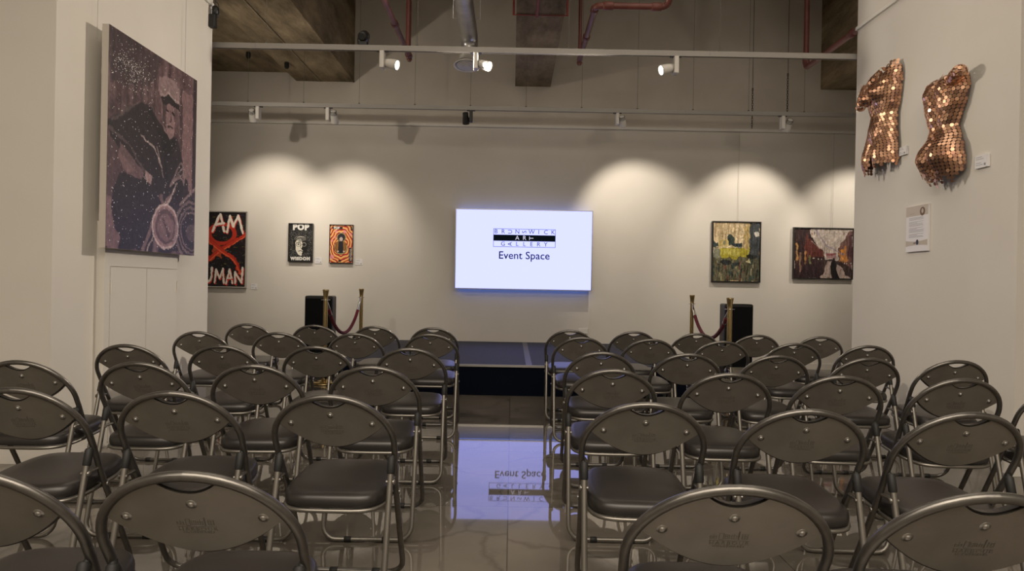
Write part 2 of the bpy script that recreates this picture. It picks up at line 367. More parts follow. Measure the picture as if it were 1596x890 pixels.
def track_lamp(px, py, y, zt, target, label, watts=0, size=56, blend=.6, side=1, black=False, lens='lens', flip=False, s=1.0):
    """px,py: pixel of the head; hangs from the track at depth y"""
    p = atY(px, py, y); t = empty('track_spotlight', (p.x-side*.055*s, y, zt), 0, label=label, category='spotlight', group='track spotlights')
    body = M['black'] if black else M['white']
    q = MB(); q.bbox((-.055, -.016, -.016), (.055, .016, 0), .006); q.build('track_adapter', M['black'], t)
    q = MB(); q.bbox((-.022*s, -.05*s, -.175*s), (.022*s, .05*s, -.014), .008); q.tube([(0, 0, -.12*s), (side*.05*s, 0, -.12*s)], .01, 8); q.build('driver_box', body, t)
    h0 = Vector((side*.075*s, 0, -.125*s)); d = (Vector(target)-(t.location+h0)).normalized()
    q = MB(); q.lathe([(.030*s, -.085*s), (.038*s, -.08*s), (.040*s, -.03*s), (.046*s, .0), (.050*s, .07*s), (.051*s, .078*s), (.045*s, .078*s), (.042*s, .06*s)], 24, 0, h0, d)
    hd = q.build('lamp_head', body, t)
    q = MB()
    for k in range(5): q.lathe([(.041*s, -.082*s+k*.011), (.041*s, -.078*s+k*.011)], 20, 0, h0, d)
    q.build('heat_sink', M['black'] if black or flip else M['trackgrey'], hd)
    q = MB(); q.lathe([(.042*s, 0), (.041*s, .002)], 20, 0, h0+d*.062*s, d); q.build('lens', M[lens] if watts or lens != 'lens' else M['chrome'], hd)
    if watts:
        bpy.context.view_layer.update(); spot('lamp_light', t.location+h0+d*.088*s, target, watts, size, blend, .035, parent=t)
    return t
track_lamp(605, 103, 6.55, ZT1, (3.2, 5.35, 2.1), 'glaring spotlight on the near track, left of the silver duct', 190, 80, .7, 1)
track_lamp(750, 104, 6.55, ZT1, (3.2, 4.3, 1.5), 'grey spotlight on the near track beside the round vent', 60, 70, .9, 1, s=.95, flip=True)
track_lamp(1044, 106, 6.55, ZT1, (-2.85, 5.4, 1.9), 'white spotlight on the near track, right of the middle joist', 330, 80, .6, -1)
ZA = 2.35
def wallpt(px, py): v = atY(px, py, YW); return (v.x, v.y, v.z)
track_lamp(396, 181, 8.8, ZT2, wallpt(428, 350), 'white spotlight on the far track, leftmost, its head turned left', 92, 78, .8, -1, lens='lensdim', flip=True)
track_lamp(518, 184, 8.8, ZT2, wallpt(545, 372), 'white spotlight on the far track above the small red poster', 88, 77, .8, 1, lens='lensdim', flip=True)
track_lamp(728, 189, 8.8, ZT2, (-.55, 10.1, 1.2), 'dark spotlight on the far track, above the screen, switched off', 0, black=True, side=-1, s=.9)
track_lamp(968, 192, 8.8, ZT2, wallpt(994, 358), 'pale spotlight on the far track, right of the screen, over bare wall', 96, 74, .6, 1, lens='lensdim', flip=True, s=.9)
track_lamp(1226, 193, 8.8, ZT2, wallpt(1161, 360), 'white spotlight on the far track between the two framed paintings', 96, 74, .6, 1, lens='lensdim', flip=True)
spot('spot_light', (5.2, 8.8, 3.15), wallpt(1330, 368), 96, 74, .6)
# black stage light standing on the near track, small sensor on the pillar edge
p = atY(566, 66, 6.6); t = empty('stage_light', (p.x, 6.6, ZT1+.045), 0, label='small black stage light standing on top of the near track', category='stage light')
q = MB(); q.bbox((-.045, -.03, 0), (.045, .03, .05), .01); q.tube(arc_join([(-.05, 0, .03), (-.055, 0, .10), (.055, 0, .10), (.05, 0, .03)], .03), .006, 6); q.build('base', M['black'], t)
q = MB(); q.lathe([(.03, -.05), (.045, -.045), (.048, .03), (.055, .05), (.05, .055)], 18, 0, (0, 0, .105), (0, .9, .35)); q.build('lamp_head', M['black'], t)
p = atX(331, 30, XL); t = empty('ceiling_sensor', (XL+.03, YL1-.06, p.z), 0, label='small black sensor with loose cables at the top of the left pillar edge', category='sensor')
q = MB(); q.bbox((-.03, -.03, -.10), (.03, .03, .02), .01); q.lathe([(.02, 0), (.03, -.02), (.03, -.07), (.02, -.08)], 12, 0, (.02, .0, .10)); q.build('housing', M['black'], t)
q = MB(); q.tube([(.01, 0, .06), (.05, -.05, .2), (-.02, -.2, .26), (-.02, -.5, .30), (-.02, -1.2, .9)], .004, 6); q.tube([(.01, 0, -.05), (.06, 0, .02), (.05, 0, .12), (0, -.1, .18), (-.02, -.35, .12)], .004, 6); q.build('cable', M['black'], t)
# hanging chains
for px, pyb, lab in ((1172, 198, 'longer dark chain hanging in front of the upper wall, left of the pair'), (1227, 175, 'shorter dark chain hanging in front of the upper wall, near the right beam')):
    b = atY(px, pyb, 9.3); q = MB(); z = b.z; k = 0
    q.tube([(b.x, 9.3, z+.5), (b.x, 9.3, CEIL)], .0035, 5)
    while z < b.z+.52:
        if 1:
            ax = (1,0,0) if k % 2 else (0,1,0); pts = []
            for i in range(8):
                a_ = 2*PI*i/8; dx = .010*math.cos(a_); dz = .022*math.sin(a_); pts.append((b.x+dx*ax[0], 9.3+dx*ax[1], z+dz))
            q.tube(pts, .0035, 4, closed=True)
        z += .034; k += 1
    q.build('hanging_chain', M['hole'], label=lab, category='chain', group='chains from the ceiling')

# ------------------------------------------------------------------ painter for pictures
class Canvas:
    def __init__(s, w, h, bg):
        s.w, s.h = w, h; s.a = np.ones((h, w, 3))*np.array(bg, float)
        y, x = np.mgrid[0:h, 0:w]; s.u = (x+.5)/w; s.v = (y+.5)/h; s.asp = h/w
    def noise(s, sc, seed=0, sy=None):
        r = np.random.RandomState(seed); gx = max(2, int(sc)); gy = max(2, int((sy or sc*s.asp)))
        g = r.rand(gy+2, gx+2); X = s.u*gx; Y = s.v*gy; xi = X.astype(int); yi = Y.astype(int); fx = X-xi; fy = Y-yi
        fx = fx*fx*(3-2*fx); fy = fy*fy*(3-2*fy)
        return (g[yi, xi]*(1-fx)+g[yi, xi+1]*fx)*(1-fy)+(g[yi+1, xi]*(1-fx)+g[yi+1, xi+1]*fx)*fy
    def put(s, m, c, al=1.0):
        m = (m*al)[..., None] if m.dtype != bool else (m.astype(float)*al)[..., None]; s.a = s.a*(1-m)+np.array(c, float)*m
    def poly(s, pts, c, al=1.0, wob=0, seed=1):
        U, V = s.u, s.v
        if wob: U = U+(s.noise(14, seed)-.5)*wob; V = V+(s.noise(14, seed+9)-.5)*wob
        ins = np.zeros(U.shape, bool); n = len(pts)
        for i in range(n):
            x0_, y0_ = pts[i]; x1_, y1_ = pts[(i+1) % n]
            if y0_ == y1_: continue
            c_ = ((y0_ > V) != (y1_ > V)) & (U < (x1_-x0_)*(V-y0_)/(y1_-y0_)+x0_); ins ^= c_
        s.put(ins, c, al)
    def ell(s, cx, cy, rx, ry, c, al=1.0, rot=0, ringw=None):
        dx = s.u-cx; dy = (s.v-cy); k = s.asp; dyy = dy*k; ca, sa = math.cos(rot), math.sin(rot)
        X = dx*ca+dyy*sa; Y = -dx*sa+dyy*ca; d = np.sqrt((X/rx)**2+(Y/(ry*k))**2)
        s.put((d < 1) if ringw is None else (np.abs(d-1) < ringw), c, al)
    def stroke(s, pts, wd, c, al=1.0, rough=0, seed=3):
        k = s.asp; D = np.full(s.u.shape, 9.)
        for (x0_, y0_), (x1_, y1_) in zip(pts[:-1], pts[1:]):
            ax, ay = s.u-x0_, (s.v-y0_)*k; bx, by = x1_-x0_, (y1_-y0_)*k; L = bx*bx+by*by+1e-9
            t = np.clip((ax*bx+ay*by)/L, 0, 1); D = np.minimum(D, np.hypot(ax-t*bx, ay-t*by))
        if rough: D = D+(s.noise(26, seed)-.5)*rough
        s.put(D < wd/2, c, al)
    def warp(s, amp, sc, seed=4):
        dx = (s.noise(sc, seed)-.5)*amp+(s.noise(sc*3, seed+5)-.5)*amp*.5; dy = (s.noise(sc, seed+1)-.5)*amp*1.6+(s.noise(sc*3, seed+6)-.5)*amp*.9
        X = np.clip(((s.u+dx)*s.w).astype(int), 0, s.w-1); Y = np.clip(((s.v+dy)*s.h).astype(int), 0, s.h-1); s.a = s.a[Y, X]
        n = s.noise(sc*2.2, seed+8)*.5+s.noise(sc*5, seed+9, sc*2)*.5; s.a = s.a*(1+(n[..., None]-.5)*.32)
    def streak(s, amp, sx, sy, seed): n = (s.noise(sx, seed, sy)-.5)*amp; s.a = s.a+n[..., None]
def curve(pts, n=10):
    out = []
    P = [pts[0]]+list(pts)+[pts[-1]]
    for i in range(1, len(P)-2):
        for k in range(n):
            t = k/n; a, b, c, d = [np.array(P[j], float) for j in (i-1, i, i+1, i+2)]
            out.append(tuple(.5*((2*b)+(-a+c)*t+(2*a-5*b+4*c-d)*t*t+(-a+3*b-3*c+d)*t**3)))
    out.append(tuple(pts[-1])); return out
def painted(name, cv, w, h, y, parent, z0=0):
    H, Wn = cv.h, cv.w; vs = []; 
    for j in range(H):
        for i in range(Wn): vs.append((-w/2+w*i/(Wn-1), y, z0+h/2-h*j/(H-1)))
    fs = [(j*Wn+i, (j+1)*Wn+i, (j+1)*Wn+i+1, j*Wn+i+1) for j in range(H-1) for i in range(Wn-1)]
    q = MB(); q.add(vs, fs); o = q.build(name, M['paint'], parent)
    a = np.clip(cv.a, 0, 255)/255.; l = np.where(a <= .04045, a/12.92, ((a+.055)/1.055)**2.4).reshape(-1, 3)
    at = o.data.color_attributes.new('paint', 'FLOAT_COLOR', 'POINT')
    at.data.foreach_set('color', np.concatenate([l, np.ones((len(l), 1))], 1).astype(np.float32).ravel()); return o
def frame_mb(w, h, t, d, y1=0):
    q = MB(); 
    for a, b in (((-w/2, -d, -h/2), (-w/2+t, y1, h/2)), ((w/2-t, -d, -h/2), (w/2, y1, h/2)), ((-w/2+t, -d, h/2-t), (w/2-t, y1, h/2)), ((-w/2+t, -d, -h/2), (w/2-t, y1, -h/2+t))): q.box(a, b)
    return q
def rect_on_wall(x0_, y0_, x1_, y1_, Y):   # pixel box to centre and size on the end wall
    a = atY(x0_, (y0_+y1_)/2, Y); b = atY(x1_, (y0_+y1_)/2, Y); c = atY((x0_+x1_)/2, y0_, Y); d = atY((x0_+x1_)/2, y1_, Y)
    return Vector(((a.x+b.x)/2, Y, (c.z+d.z)/2)), b.x-a.x, c.z-d.z
WH = (228, 222, 210)
# --- big canvas: rider on a motorcycle
def art_rider():
    c = Canvas(230, 280, (98, 74, 82)); D1 = (44, 37, 41); D2 = (30, 26, 30); P = (136, 104, 112)
    c.streak(42, 22, 5, 1); c.streak(20, 60, 60, 2)
    c.poly([(0,0),(.55,0),(.5,.12),(.3,.2),(0,.24)], (64, 52, 58), .7, .05)
    for k in range(7): c.stroke([(.05+k*.07, 0), (.04+k*.07, .38)], .02, (56, 44, 50), .6, .02, k)
    c.poly([(.80,.10),(.95,.12),(.95,.74),(.80,.70)], (138, 106, 112), .8, .03); c.stroke([(.79,.1),(.79,.72)], .03, (66, 50, 56), .8, .02)
    c.poly([(.95,.0),(1,0),(1,.8),(.95,.78)], (52, 42, 48), .9)
    c.poly([(0,.5),(.14,.48),(.2,.6),(.18,.75),(0,.78)], (84, 62, 68), .7, .04); c.poly([(0,.76),(.16,.8),(.14,1),(0,1)], P, .8, .03)
    # trousers, jacket
    c.poly([(.10,.64),(.50,.6),(.58,.8),(.46,1),(.14,1),(.06,.82)], D1, 1, .04)
    c.poly([(.0,.44),(.08,.38),(.30,.27),(.44,.27),(.55,.35),(.74,.38),(.82,.50),(.84,.66),(.70,.72),(.52,.70),(.46,.66),(.28,.62),(.14,.55),(.02,.50)], D1, 1, .03)
    c.poly([(.12,.50),(.36,.62),(.34,.66),(.18,.64),(.10,.56)], P, .7, .02)
    c.stroke([(.02,.46),(.20,.50),(.40,.63)], .018, (92, 76, 82), .8, .01); c.stroke([(.04,.42),(.30,.28)], .016, (104, 88, 94), .7, .01)
    c.stroke([(.33,.44),(.48,.48),(.56,.56)], .014, (186, 168, 172), .8, .008); c.stroke([(.5,.46),(.58,.6)], .010, (170, 150, 156), .7)
    c.stroke([(.42,.30),(.56,.42),(.62,.60)], .03, D2, .9, .01); c.poly([(.38,.60),(.46,.62),(.44,.66),(.38,.65)], (170, 140, 145), .9)
    c.poly([(.52,.37),(.72,.38),(.70,.45),(.62,.52),(.54,.44)], D2, 1, .02)
    # head with peaked cap
    c.poly([(.55,.21),(.73,.22),(.74,.30),(.70,.37),(.65,.40),(.58,.37),(.55,.30)], (140, 110, 116))
    c.poly([(.55,.21),(.61,.22),(.60,.30),(.61,.37),(.56,.33)], (74, 56, 62), .9); c.poly([(.69,.22),(.74,.22),(.74,.3),(.71,.35)], (92, 70, 76), .8)
    c.poly([(.50,.17),(.52,.10),(.60,.075),(.70,.085),(.77,.12),(.765,.20),(.62,.18),(.53,.21)], (140, 117, 122), 1, .008)
    c.poly([(.53,.205),(.62,.175),(.765,.195),(.77,.225),(.66,.215),(.56,.24)], (40, 33, 37)); c.stroke([(.53,.195),(.62,.168),(.76,.188)], .014, (166, 146, 150), .9)
    for ux in (.615, .69): c.ell(ux, .255, .022, .008, (34, 26, 30))
    c.stroke([(.655,.25),(.665,.30),(.65,.305)], .010, (70, 50, 56)); c.stroke([(.625,.335),(.68,.335)], .014, (60, 40, 46)); c.ell(.655, .352, .03, .008, (150, 118, 122), .8)
    # motorcycle
    c.poly([(.62,.62),(.86,.58),(1,.7),(1,1),(.55,1)], (40, 34, 38), .9, .05)
    for k in range(5): c.stroke(curve([(.66,.64),(.72+k*.02,.58),(.80+k*.01,.50+.03*k),(.84,.56)]), .012, (140, 116, 122), .8, .006, k)
    c.stroke([(.36,1.0),(.46,.86),(.72,.66)], .03, (130, 104, 110), .9, .01); c.stroke([(.40,1.0),(.75,.62)], .012, (190, 170, 174), .8)
    c.ell(.62, .86, .155, .112, (152, 118, 126)); c.ell(.62, .86, .125, .09, (96, 72, 80)); c.ell(.62, .865, .10, .07, (128, 98, 106)); c.stroke([(.58,.82),(.66,.9)], .03, (60, 46, 52), .6, .02)
    c.ell(.62, .86, .155, .112, (200, 178, 184), .9, ringw=.05)
    for rr in (.14, .17, .21): c.ell(.95, .86, rr, rr*.75, (146, 122, 128), .7, ringw=.05)
    c.ell(.95, .87, .07, .05, (90, 74, 80)); c.stroke([(.8,.72),(1,.62)], .02, (160, 134, 140), .8)
    c.warp(.008, 24); c.streak(16, 110, 120, 7); g = c.a.mean(2, keepdims=True); c.a = (g+(c.a-g)*.75)*np.array((1.0, .97, .95)); return c
ta = atX(170, 38, XL+.12); tb = atX(307, 125, XL+.12); ba = atX(170, 388, XL+.12); bb = atX(307, 398, XL+.12)
wB = tb.y-ta.y; zt_ = (ta.z+tb.z)/2; zb_ = (ba.z+bb.z)/2; hB = zt_-zb_
pic = empty('canvas_picture', (XL, (ta.y+tb.y)/2, (zt_+zb_)/2), PI/2, label='large mauve and black glitter canvas of a rider in a cap on a motorcycle', category='picture')
q = MB(); q.box((-wB/2, -.12, -hB/2), (wB/2, -.075, hB/2)); q.box((-wB/2+.12, -.075, -hB/2+.2), (wB/2-.12, 0, -hB/2+.24)); q.box((-wB/2+.12, -.075, hB/2-.3), (wB/2-.12, 0, hB/2-.26)); q.build('stretched_canvas', M['canvasedge'], pic)
painted('painted_image', art_rider(), wB, hB, -.1215, pic)
q = MB()
for k in range(950):
    if k < 330: u, v = .22+rng.randn()*.10, .14+rng.randn()*.045
    else: u, v = rng.rand(), rng.rand()
    if not (0.01 < u < .99 and 0.01 < v < .99): continue
    sz = .0018+.0035*rng.rand()**2; cx, czz = -wB/2+u*wB, hB/2-v*hB; a_ = rng.rand()*PI
    q.poly([(cx+sz*math.cos(a_+i*PI/2), -.1225, czz+sz*math.sin(a_+i*PI/2)) for i in range(4)])
q.build('glitter', M['glitter'], pic, kind='stuff')
q = MB()
for xx in (-wB/2+.02, wB/2-.03): q.tube([(xx, -.03, hB/2-.1), (xx, -.03, zl-(zt_+zb_)/2)], .0015, 5)
q.build('hanging_wire', M['trackgrey'], pic)
# cabinet built out from the pillar under the big canvas
y0c, y1c = atX(163, 470, XL+.06).y, atX(276, 470, XL+.06).y
cb = empty('wall_cabinet', (XL, (y0c+y1c)/2, 0), PI/2, label='tall off-white cupboard on the left pillar below the motorcycle canvas', category='cupboard')
hw = (y1c-y0c)/2; q = MB(); q.box((-hw, -.05, 0), (hw, 0, 1.56)); q.box((-hw, -.058, 0), (-hw+.06, -.05, 1.56)); q.box((-hw+.06, -.058, 1.25), (hw, -.05, 1.56)); q.build('cabinet_body', M['cabinet'], cb)
for s in (0, 1):
    a0 = -hw+.068 if s == 0 else .035; a1 = .028 if s == 0 else hw-.004
    q = MB(); q.box((a0, -.058, .02), (a1, -.05, 1.243)); dr = q.build('door', M['cabinet'], cb)
    q = MB()
    for zz in (1.10,): q.tube([((a0 if s == 0 else a1), -.062, zz-.05), ((a0 if s == 0 else a1), -.062, zz+.05)], .006, 8)
    q.build('hinge', M['cabinet'], dr)
# --- end wall pictures
def hung(name, box, label, cat, cv, fr, ft, d=.04, fm='artblack', cwh=None, wires=()):
    c, w, h = rect_on_wall(*box, YW-d); t = empty(name, (c.x, YW, c.z), 0, label=label, category=cat)
    frame_mb(w, h, ft, d).build('picture_frame', M[fm], t)
    q = MB(); q.box((-w/2+ft*.5, -d*.6, -h/2+ft*.5), (w/2-ft*.5, -.002, h/2-ft*.5)); q.build('backing', M['canvasedge'], t)
    painted('painted_image', cv, w-2*ft+.002, h-2*ft+.002, -d*.6-.003, t)
    for px in wires:
        x = atY(px, 300, YW).x-c.x; q = MB(); q.tube([(x, -.03, h/2-.01), (x, -.03, zr-c.z)], .0016, 5); q.build('hanging_wire', M['trackgrey'], t)
    return t, w, h
def art_scrawl():
    c = Canvas(160, 240, (26, 22, 26)); r = np.random.RandomState(4); RD = (190, 52, 34); OR = (206, 84, 44)
    c.streak(14, 40, 40, 1)
    for k in range(260):
        col = [(120, 40, 44), (60, 90, 130), (170, 150, 60), (150, 140, 145), (90, 50, 90), (60, 70, 60)][r.randint(6)]; u, v = r.rand(), r.rand(); l = .02+.07*r.rand()
        for i in range(int(l/.012)): 
            if r.rand() < .75: c.stroke([(u+i*.012, v), (u+i*.012+.006*r.rand(), v+.008*(r.rand()-.5))], .007, col, .8)
    c.ell(.50, .29, .26, .13, RD, .95, ringw=.17); c.poly([(.30,.44),(.52,.46),(.50,.62),(.30,.58)], OR, .8, .06)
    for pts in ([(.04,.80),(.3,.60),(.5,.50),(.75,.40),(.98,.30)], [(.04,.30),(.3,.42),(.5,.52),(.75,.63),(.90,.82)]):
        c.stroke(curve(pts), .085, RD, 1, .05); c.stroke(curve([(x, y+.02) for x, y in pts]), .02, (228, 110, 70), .8, .02); c.stroke(curve([(x, y-.035) for x, y in pts]), .006, (90, 20, 20), .9)
    def L(strokes, wd=.05):
        for k, s_ in enumerate(strokes):
            c.stroke(curve([(x+.012, y+.012) for x, y in s_]), wd, (210, 60, 50), .95, .015, k+5); c.stroke(curve(s_), wd*.85, WH, 1, .018, k+2)
    # I AM
    L([[(.07,.05),(.06,.27)]]); L([[(.30,.26),(.40,.10),(.46,.03)], [(.46,.03),(.50,.14),(.54,.26)], [(.36,.17),(.53,.15)]])
    L([[(.60,.27),(.66,.05)], [(.66,.05),(.73,.19)], [(.73,.19),(.83,.04)], [(.83,.04),(.93,.28)]])
    # HUMAN
    L([[(.04,.76),(.03,.95)], [(.12,.76),(.11,.95)], [(.03,.86),(.12,.85)]], .035)
    L([[(.19,.76),(.18,.88),(.23,.94),(.29,.88),(.30,.75)]], .045); L([[(.36,.95),(.39,.77)], [(.39,.77),(.46,.89)], [(.46,.89),(.53,.76)], [(.53,.76),(.55,.95)]], .042)
    L([[(.60,.96),(.67,.77)], [(.67,.77),(.73,.95)], [(.62,.89),(.72,.88)]], .042); L([[(.79,.95),(.78,.80)], [(.78,.80),(.92,.94)], [(.92,.94),(.94,.74)]], .045)
    return c
hung('framed_poster', (306, 329, 384, 448), 'silver framed poster with white I AM HUMAN brush letters over a red cross', 'picture', art_scrawl(), 1, .016, .045, 'silverframe')
def art_face():
    c = Canvas(150, 235, (22, 22, 24)); r = np.random.RandomState(9)
    for k in range(1000):
        u, v = r.rand(), .16+.72*r.rand(); c.stroke([(u, v), (u+.03*(r.rand()-.5), v+.022*(r.rand()-.5))], .008, (168, 166, 160), .55+.4*r.rand())
    F = (216, 212, 200); K_ = (20, 20, 22)
    c.poly([(.20,.62),(.20,.46),(.28,.36),(.42,.30),(.60,.30),(.76,.38),(.82,.50),(.80,.66),(.70,.76)], K_, 1, .04)
    c.poly([(.27,.50),(.33,.42),(.48,.40),(.60,.42),(.70,.50),(.70,.66),(.62,.80),(.52,.86),(.40,.82),(.30,.70)], F, 1, .012)
    c.poly([(.55,.41),(.66,.43),(.74,.52),(.73,.68),(.62,.81),(.55,.83),(.61,.72),(.53,.67),(.58,.58)], K_, 1, .012)
    for a_ in range(15): c.stroke(curve([(.50, .33), (.30+.032*a_, .36+.02*r.rand()), (.24+.036*a_, .44+.05*r.rand())]), .020, K_, 1)
    for a_ in range(12): c.stroke(curve([(.50+.1*(r.rand()-.5), .33), (.30+.036*a_, .35+.03*r.rand()), (.22+.045*a_, .42+.04*r.rand())]), .008, F, .9)
    c.ell(.41, .55, .10, .055, K_, ringw=.10); c.ell(.65, .55, .085, .05, (190, 186, 176), .9, ringw=.10)
    c.ell(.41, .545, .05, .016, K_); c.stroke([(.32,.505),(.49,.50)], .024, K_); c.stroke([(.60,.50),(.70,.51)], .014, (170, 166, 158))
    c.stroke([(.53,.54),(.50,.64),(.56,.66)], .014, (40, 40, 42)); c.stroke([(.42,.73),(.50,.715),(.60,.735)], .030, (34, 34, 36)); c.stroke([(.45,.78),(.56,.78)], .010, (120, 118, 112))
    c.poly([(.0,.875),(1,.875),(1,1),(0,1)], K_, 1); c.poly([(0,0),(1,0),(1,.155),(0,.155)], (24, 24, 26), .85); return c
t, w_, h_ = hung('framed_poster', (449, 348, 487, 408), 'small black and white poster of a face between the words POP and WISDOM', 'picture', art_face(), 1, .010, .045)
q = MB(); q.text('POP', .118, (0, -.0302, h_/2-.058), 0, .001, space=1.15, bold=.008); q.text('WISDOM', .062, (0, -.0302, -h_/2+.045), 0, .001, space=1.2, bold=.005); q.build('lettering', M['lettering'], t)
def art_flame():
    c = Canvas(150, 235, (188, 40, 34)); k = c.asp
    d = np.hypot((c.u-.5), (c.v-.52)*k*.75); a_ = np.arctan2(c.v-.52, c.u-.5); wv = d*60+3.0*c.noise(9, 3)+1.2*np.sin(a_*7)
    c.put(np.sin(wv) > .1, (236, 176, 96)); c.put(np.sin(wv+1.2) > .86, (246, 216, 150), .9); c.put(np.sin(wv*1.0+2.8) > .92, (120, 20, 24), .9)
    for (u, v, rr) in ((.27,.17,.06),(.64,.18,.07),(.22,.33,.05),(.10,.42,.05),(.9,.25,.06),(.1,.85,.1),(.88,.6,.05)): c.ell(u, v, rr, rr*.6, (228, 150, 160), .8)
    for rx, col in ((.30,(20,18,20)),(.275,(216,200,150)),(.255,(30,30,30))):
        c.ell(.48, .60, rx, rx*.62, col); c.ell(.50, .33, rx*.66, rx*.42, col)
    c.poly([(.24,.52),(.34,.43),(.62,.43),(.72,.52),(.74,.64),(.66,.73),(.30,.73),(.22,.64)], (150, 100, 46), 1, .02); c.poly([(.38,.43),(.58,.43),(.60,.73),(.36,.73)], (26, 24, 34))
    c.ell(.49, .33, .15, .095, (28, 24, 30)); c.ell(.49, .375, .075, .055, (190, 176, 170)); c.stroke([(.42,.30),(.57,.30)], .02, (60, 50, 90))
    c.stroke([(.30,.50),(.26,.62),(.34,.70)], .03, (108, 70, 32)); c.stroke([(.66,.50),(.70,.62),(.62,.70)], .03, (108, 70, 32)); c.ell(.36, .70, .04, .02, (200, 186, 178)); c.ell(.62, .70, .04, .02, (200, 186, 178))
    c.poly([(.1,.05),(.55,.05),(.55,.11),(.1,.11)], (24, 22, 24), .9); c.poly([(.84,.60),(.97,.60),(.97,.97),(.84,.97)], (24, 22, 24), .95); c.poly([(.9,.04),(.97,.04),(.97,.14),(.9,.14)], (24, 22, 24), .95)
    c.poly([(.38,.94),(.5,.92),(.5,.98),(.38,.98)], (30, 24, 24)); return c
t, w_, h_ = hung('framed_poster', (513, 350, 550, 410), 'small red and orange patterned poster with a standing figure in brown', 'picture', art_flame(), 1, .008, .045)
q = MB(); q.text('POP', .045, (-.07, -.0302, h_/2-.050), 0, .001, space=1.05, bold=.003); q.text('WISDOM', .040, (w_/2-.036, -.0302, -h_/2+.125), 0, .001, rot=-PI/2, space=1.1); q.build('lettering', M['lettering'], t)
def art_dome():
    c = Canvas(190, 245, (196, 176, 140)); c.streak(70, 40, 6, 1); c.streak(40, 90, 60, 2)
    c.poly([(.76,0),(1,0),(1,1),(.80,1),(.78,.5)], (54, 62, 70), .9, .04); c.ell(.93, .2, .05, .04, (220, 215, 205), .9); c.poly([(.66,.08),(.78,.02),(.8,.5),(.68,.5)], (172, 148, 84), .6, .05)
    c.poly([(.0,.34),(.10,.33),(.12,.42),(0,.43)], (40, 56, 60), .9, .04); c.poly([(.12,.42),(.12,.32),(.22,.29),(.34,.26),(.36,.42)], (196, 176, 110), .9, .02)
    c.poly([(.30,.27),(.33,.22),(.38,.19),(.44,.22),(.47,.27),(.46,.40),(.36,.40)], (52, 66, 60), 1, .02); c.poly([(.42,.35),(.62,.36),(.62,.44),(.42,.42)], (44, 56, 62), 1, .03)
    c.stroke([(.07,.415),(.62,.42)], .012, (220, 210, 180), .9, .006); c.poly([(.22,.31),(.27,.31),(.27,.39),(.22,.39)], (120, 122, 108), .9)
    c.poly([(.14,.43),(.80,.44),(.78,.62),(.18,.62)], (168, 158, 52), 1, .05); c.poly([(.22,.46),(.6,.47),(.58,.56),(.24,.56)], (190, 182, 96), .8, .06); c.poly([(0,.44),(.14,.43),(.18,.6),(0,.62)], (120, 124, 108), .9, .05)
    c.poly([(0,.60),(1,.60),(1,1),(0,1)], (84, 82, 64), .9, .06)
    r = np.random.RandomState(2); cols = [(36, 44, 44), (36, 74, 74), (150, 140, 92), (120, 50, 48), (186, 176, 140), (60, 58, 40), (24, 28, 30), (150, 60, 60), (44, 64, 60)]
    for k in range(90):
        u = r.rand(); v = .60+.38*r.rand(); c.stroke([(u, v), (u+.01*(r.rand()-.5), v+.12*r.rand())], .015+.03*r.rand(), cols[r.randint(len(cols))], .6, .02, k)
    c.ell(.28, .68, .12, .05, (26, 30, 32), .95); c.ell(.50, .70, .08, .035, (40, 50, 54), .8); c.ell(.84, .58, .12, .04, (30, 32, 30), .9); c.poly([(.70,.66),(.78,.62),(.82,.68)], (222, 214, 170))
    c.warp(.020, 14); c.streak(46, 60, 10, 8); c.streak(36, 110, 60, 5); c.streak(24, 130, 170, 9); return c
hung('framed_painting', (1110, 345, 1186, 440), 'black framed upright painting of a domed building in yellow and teal', 'painting', art_dome(), 1, .016, .05, wires=(1150,))
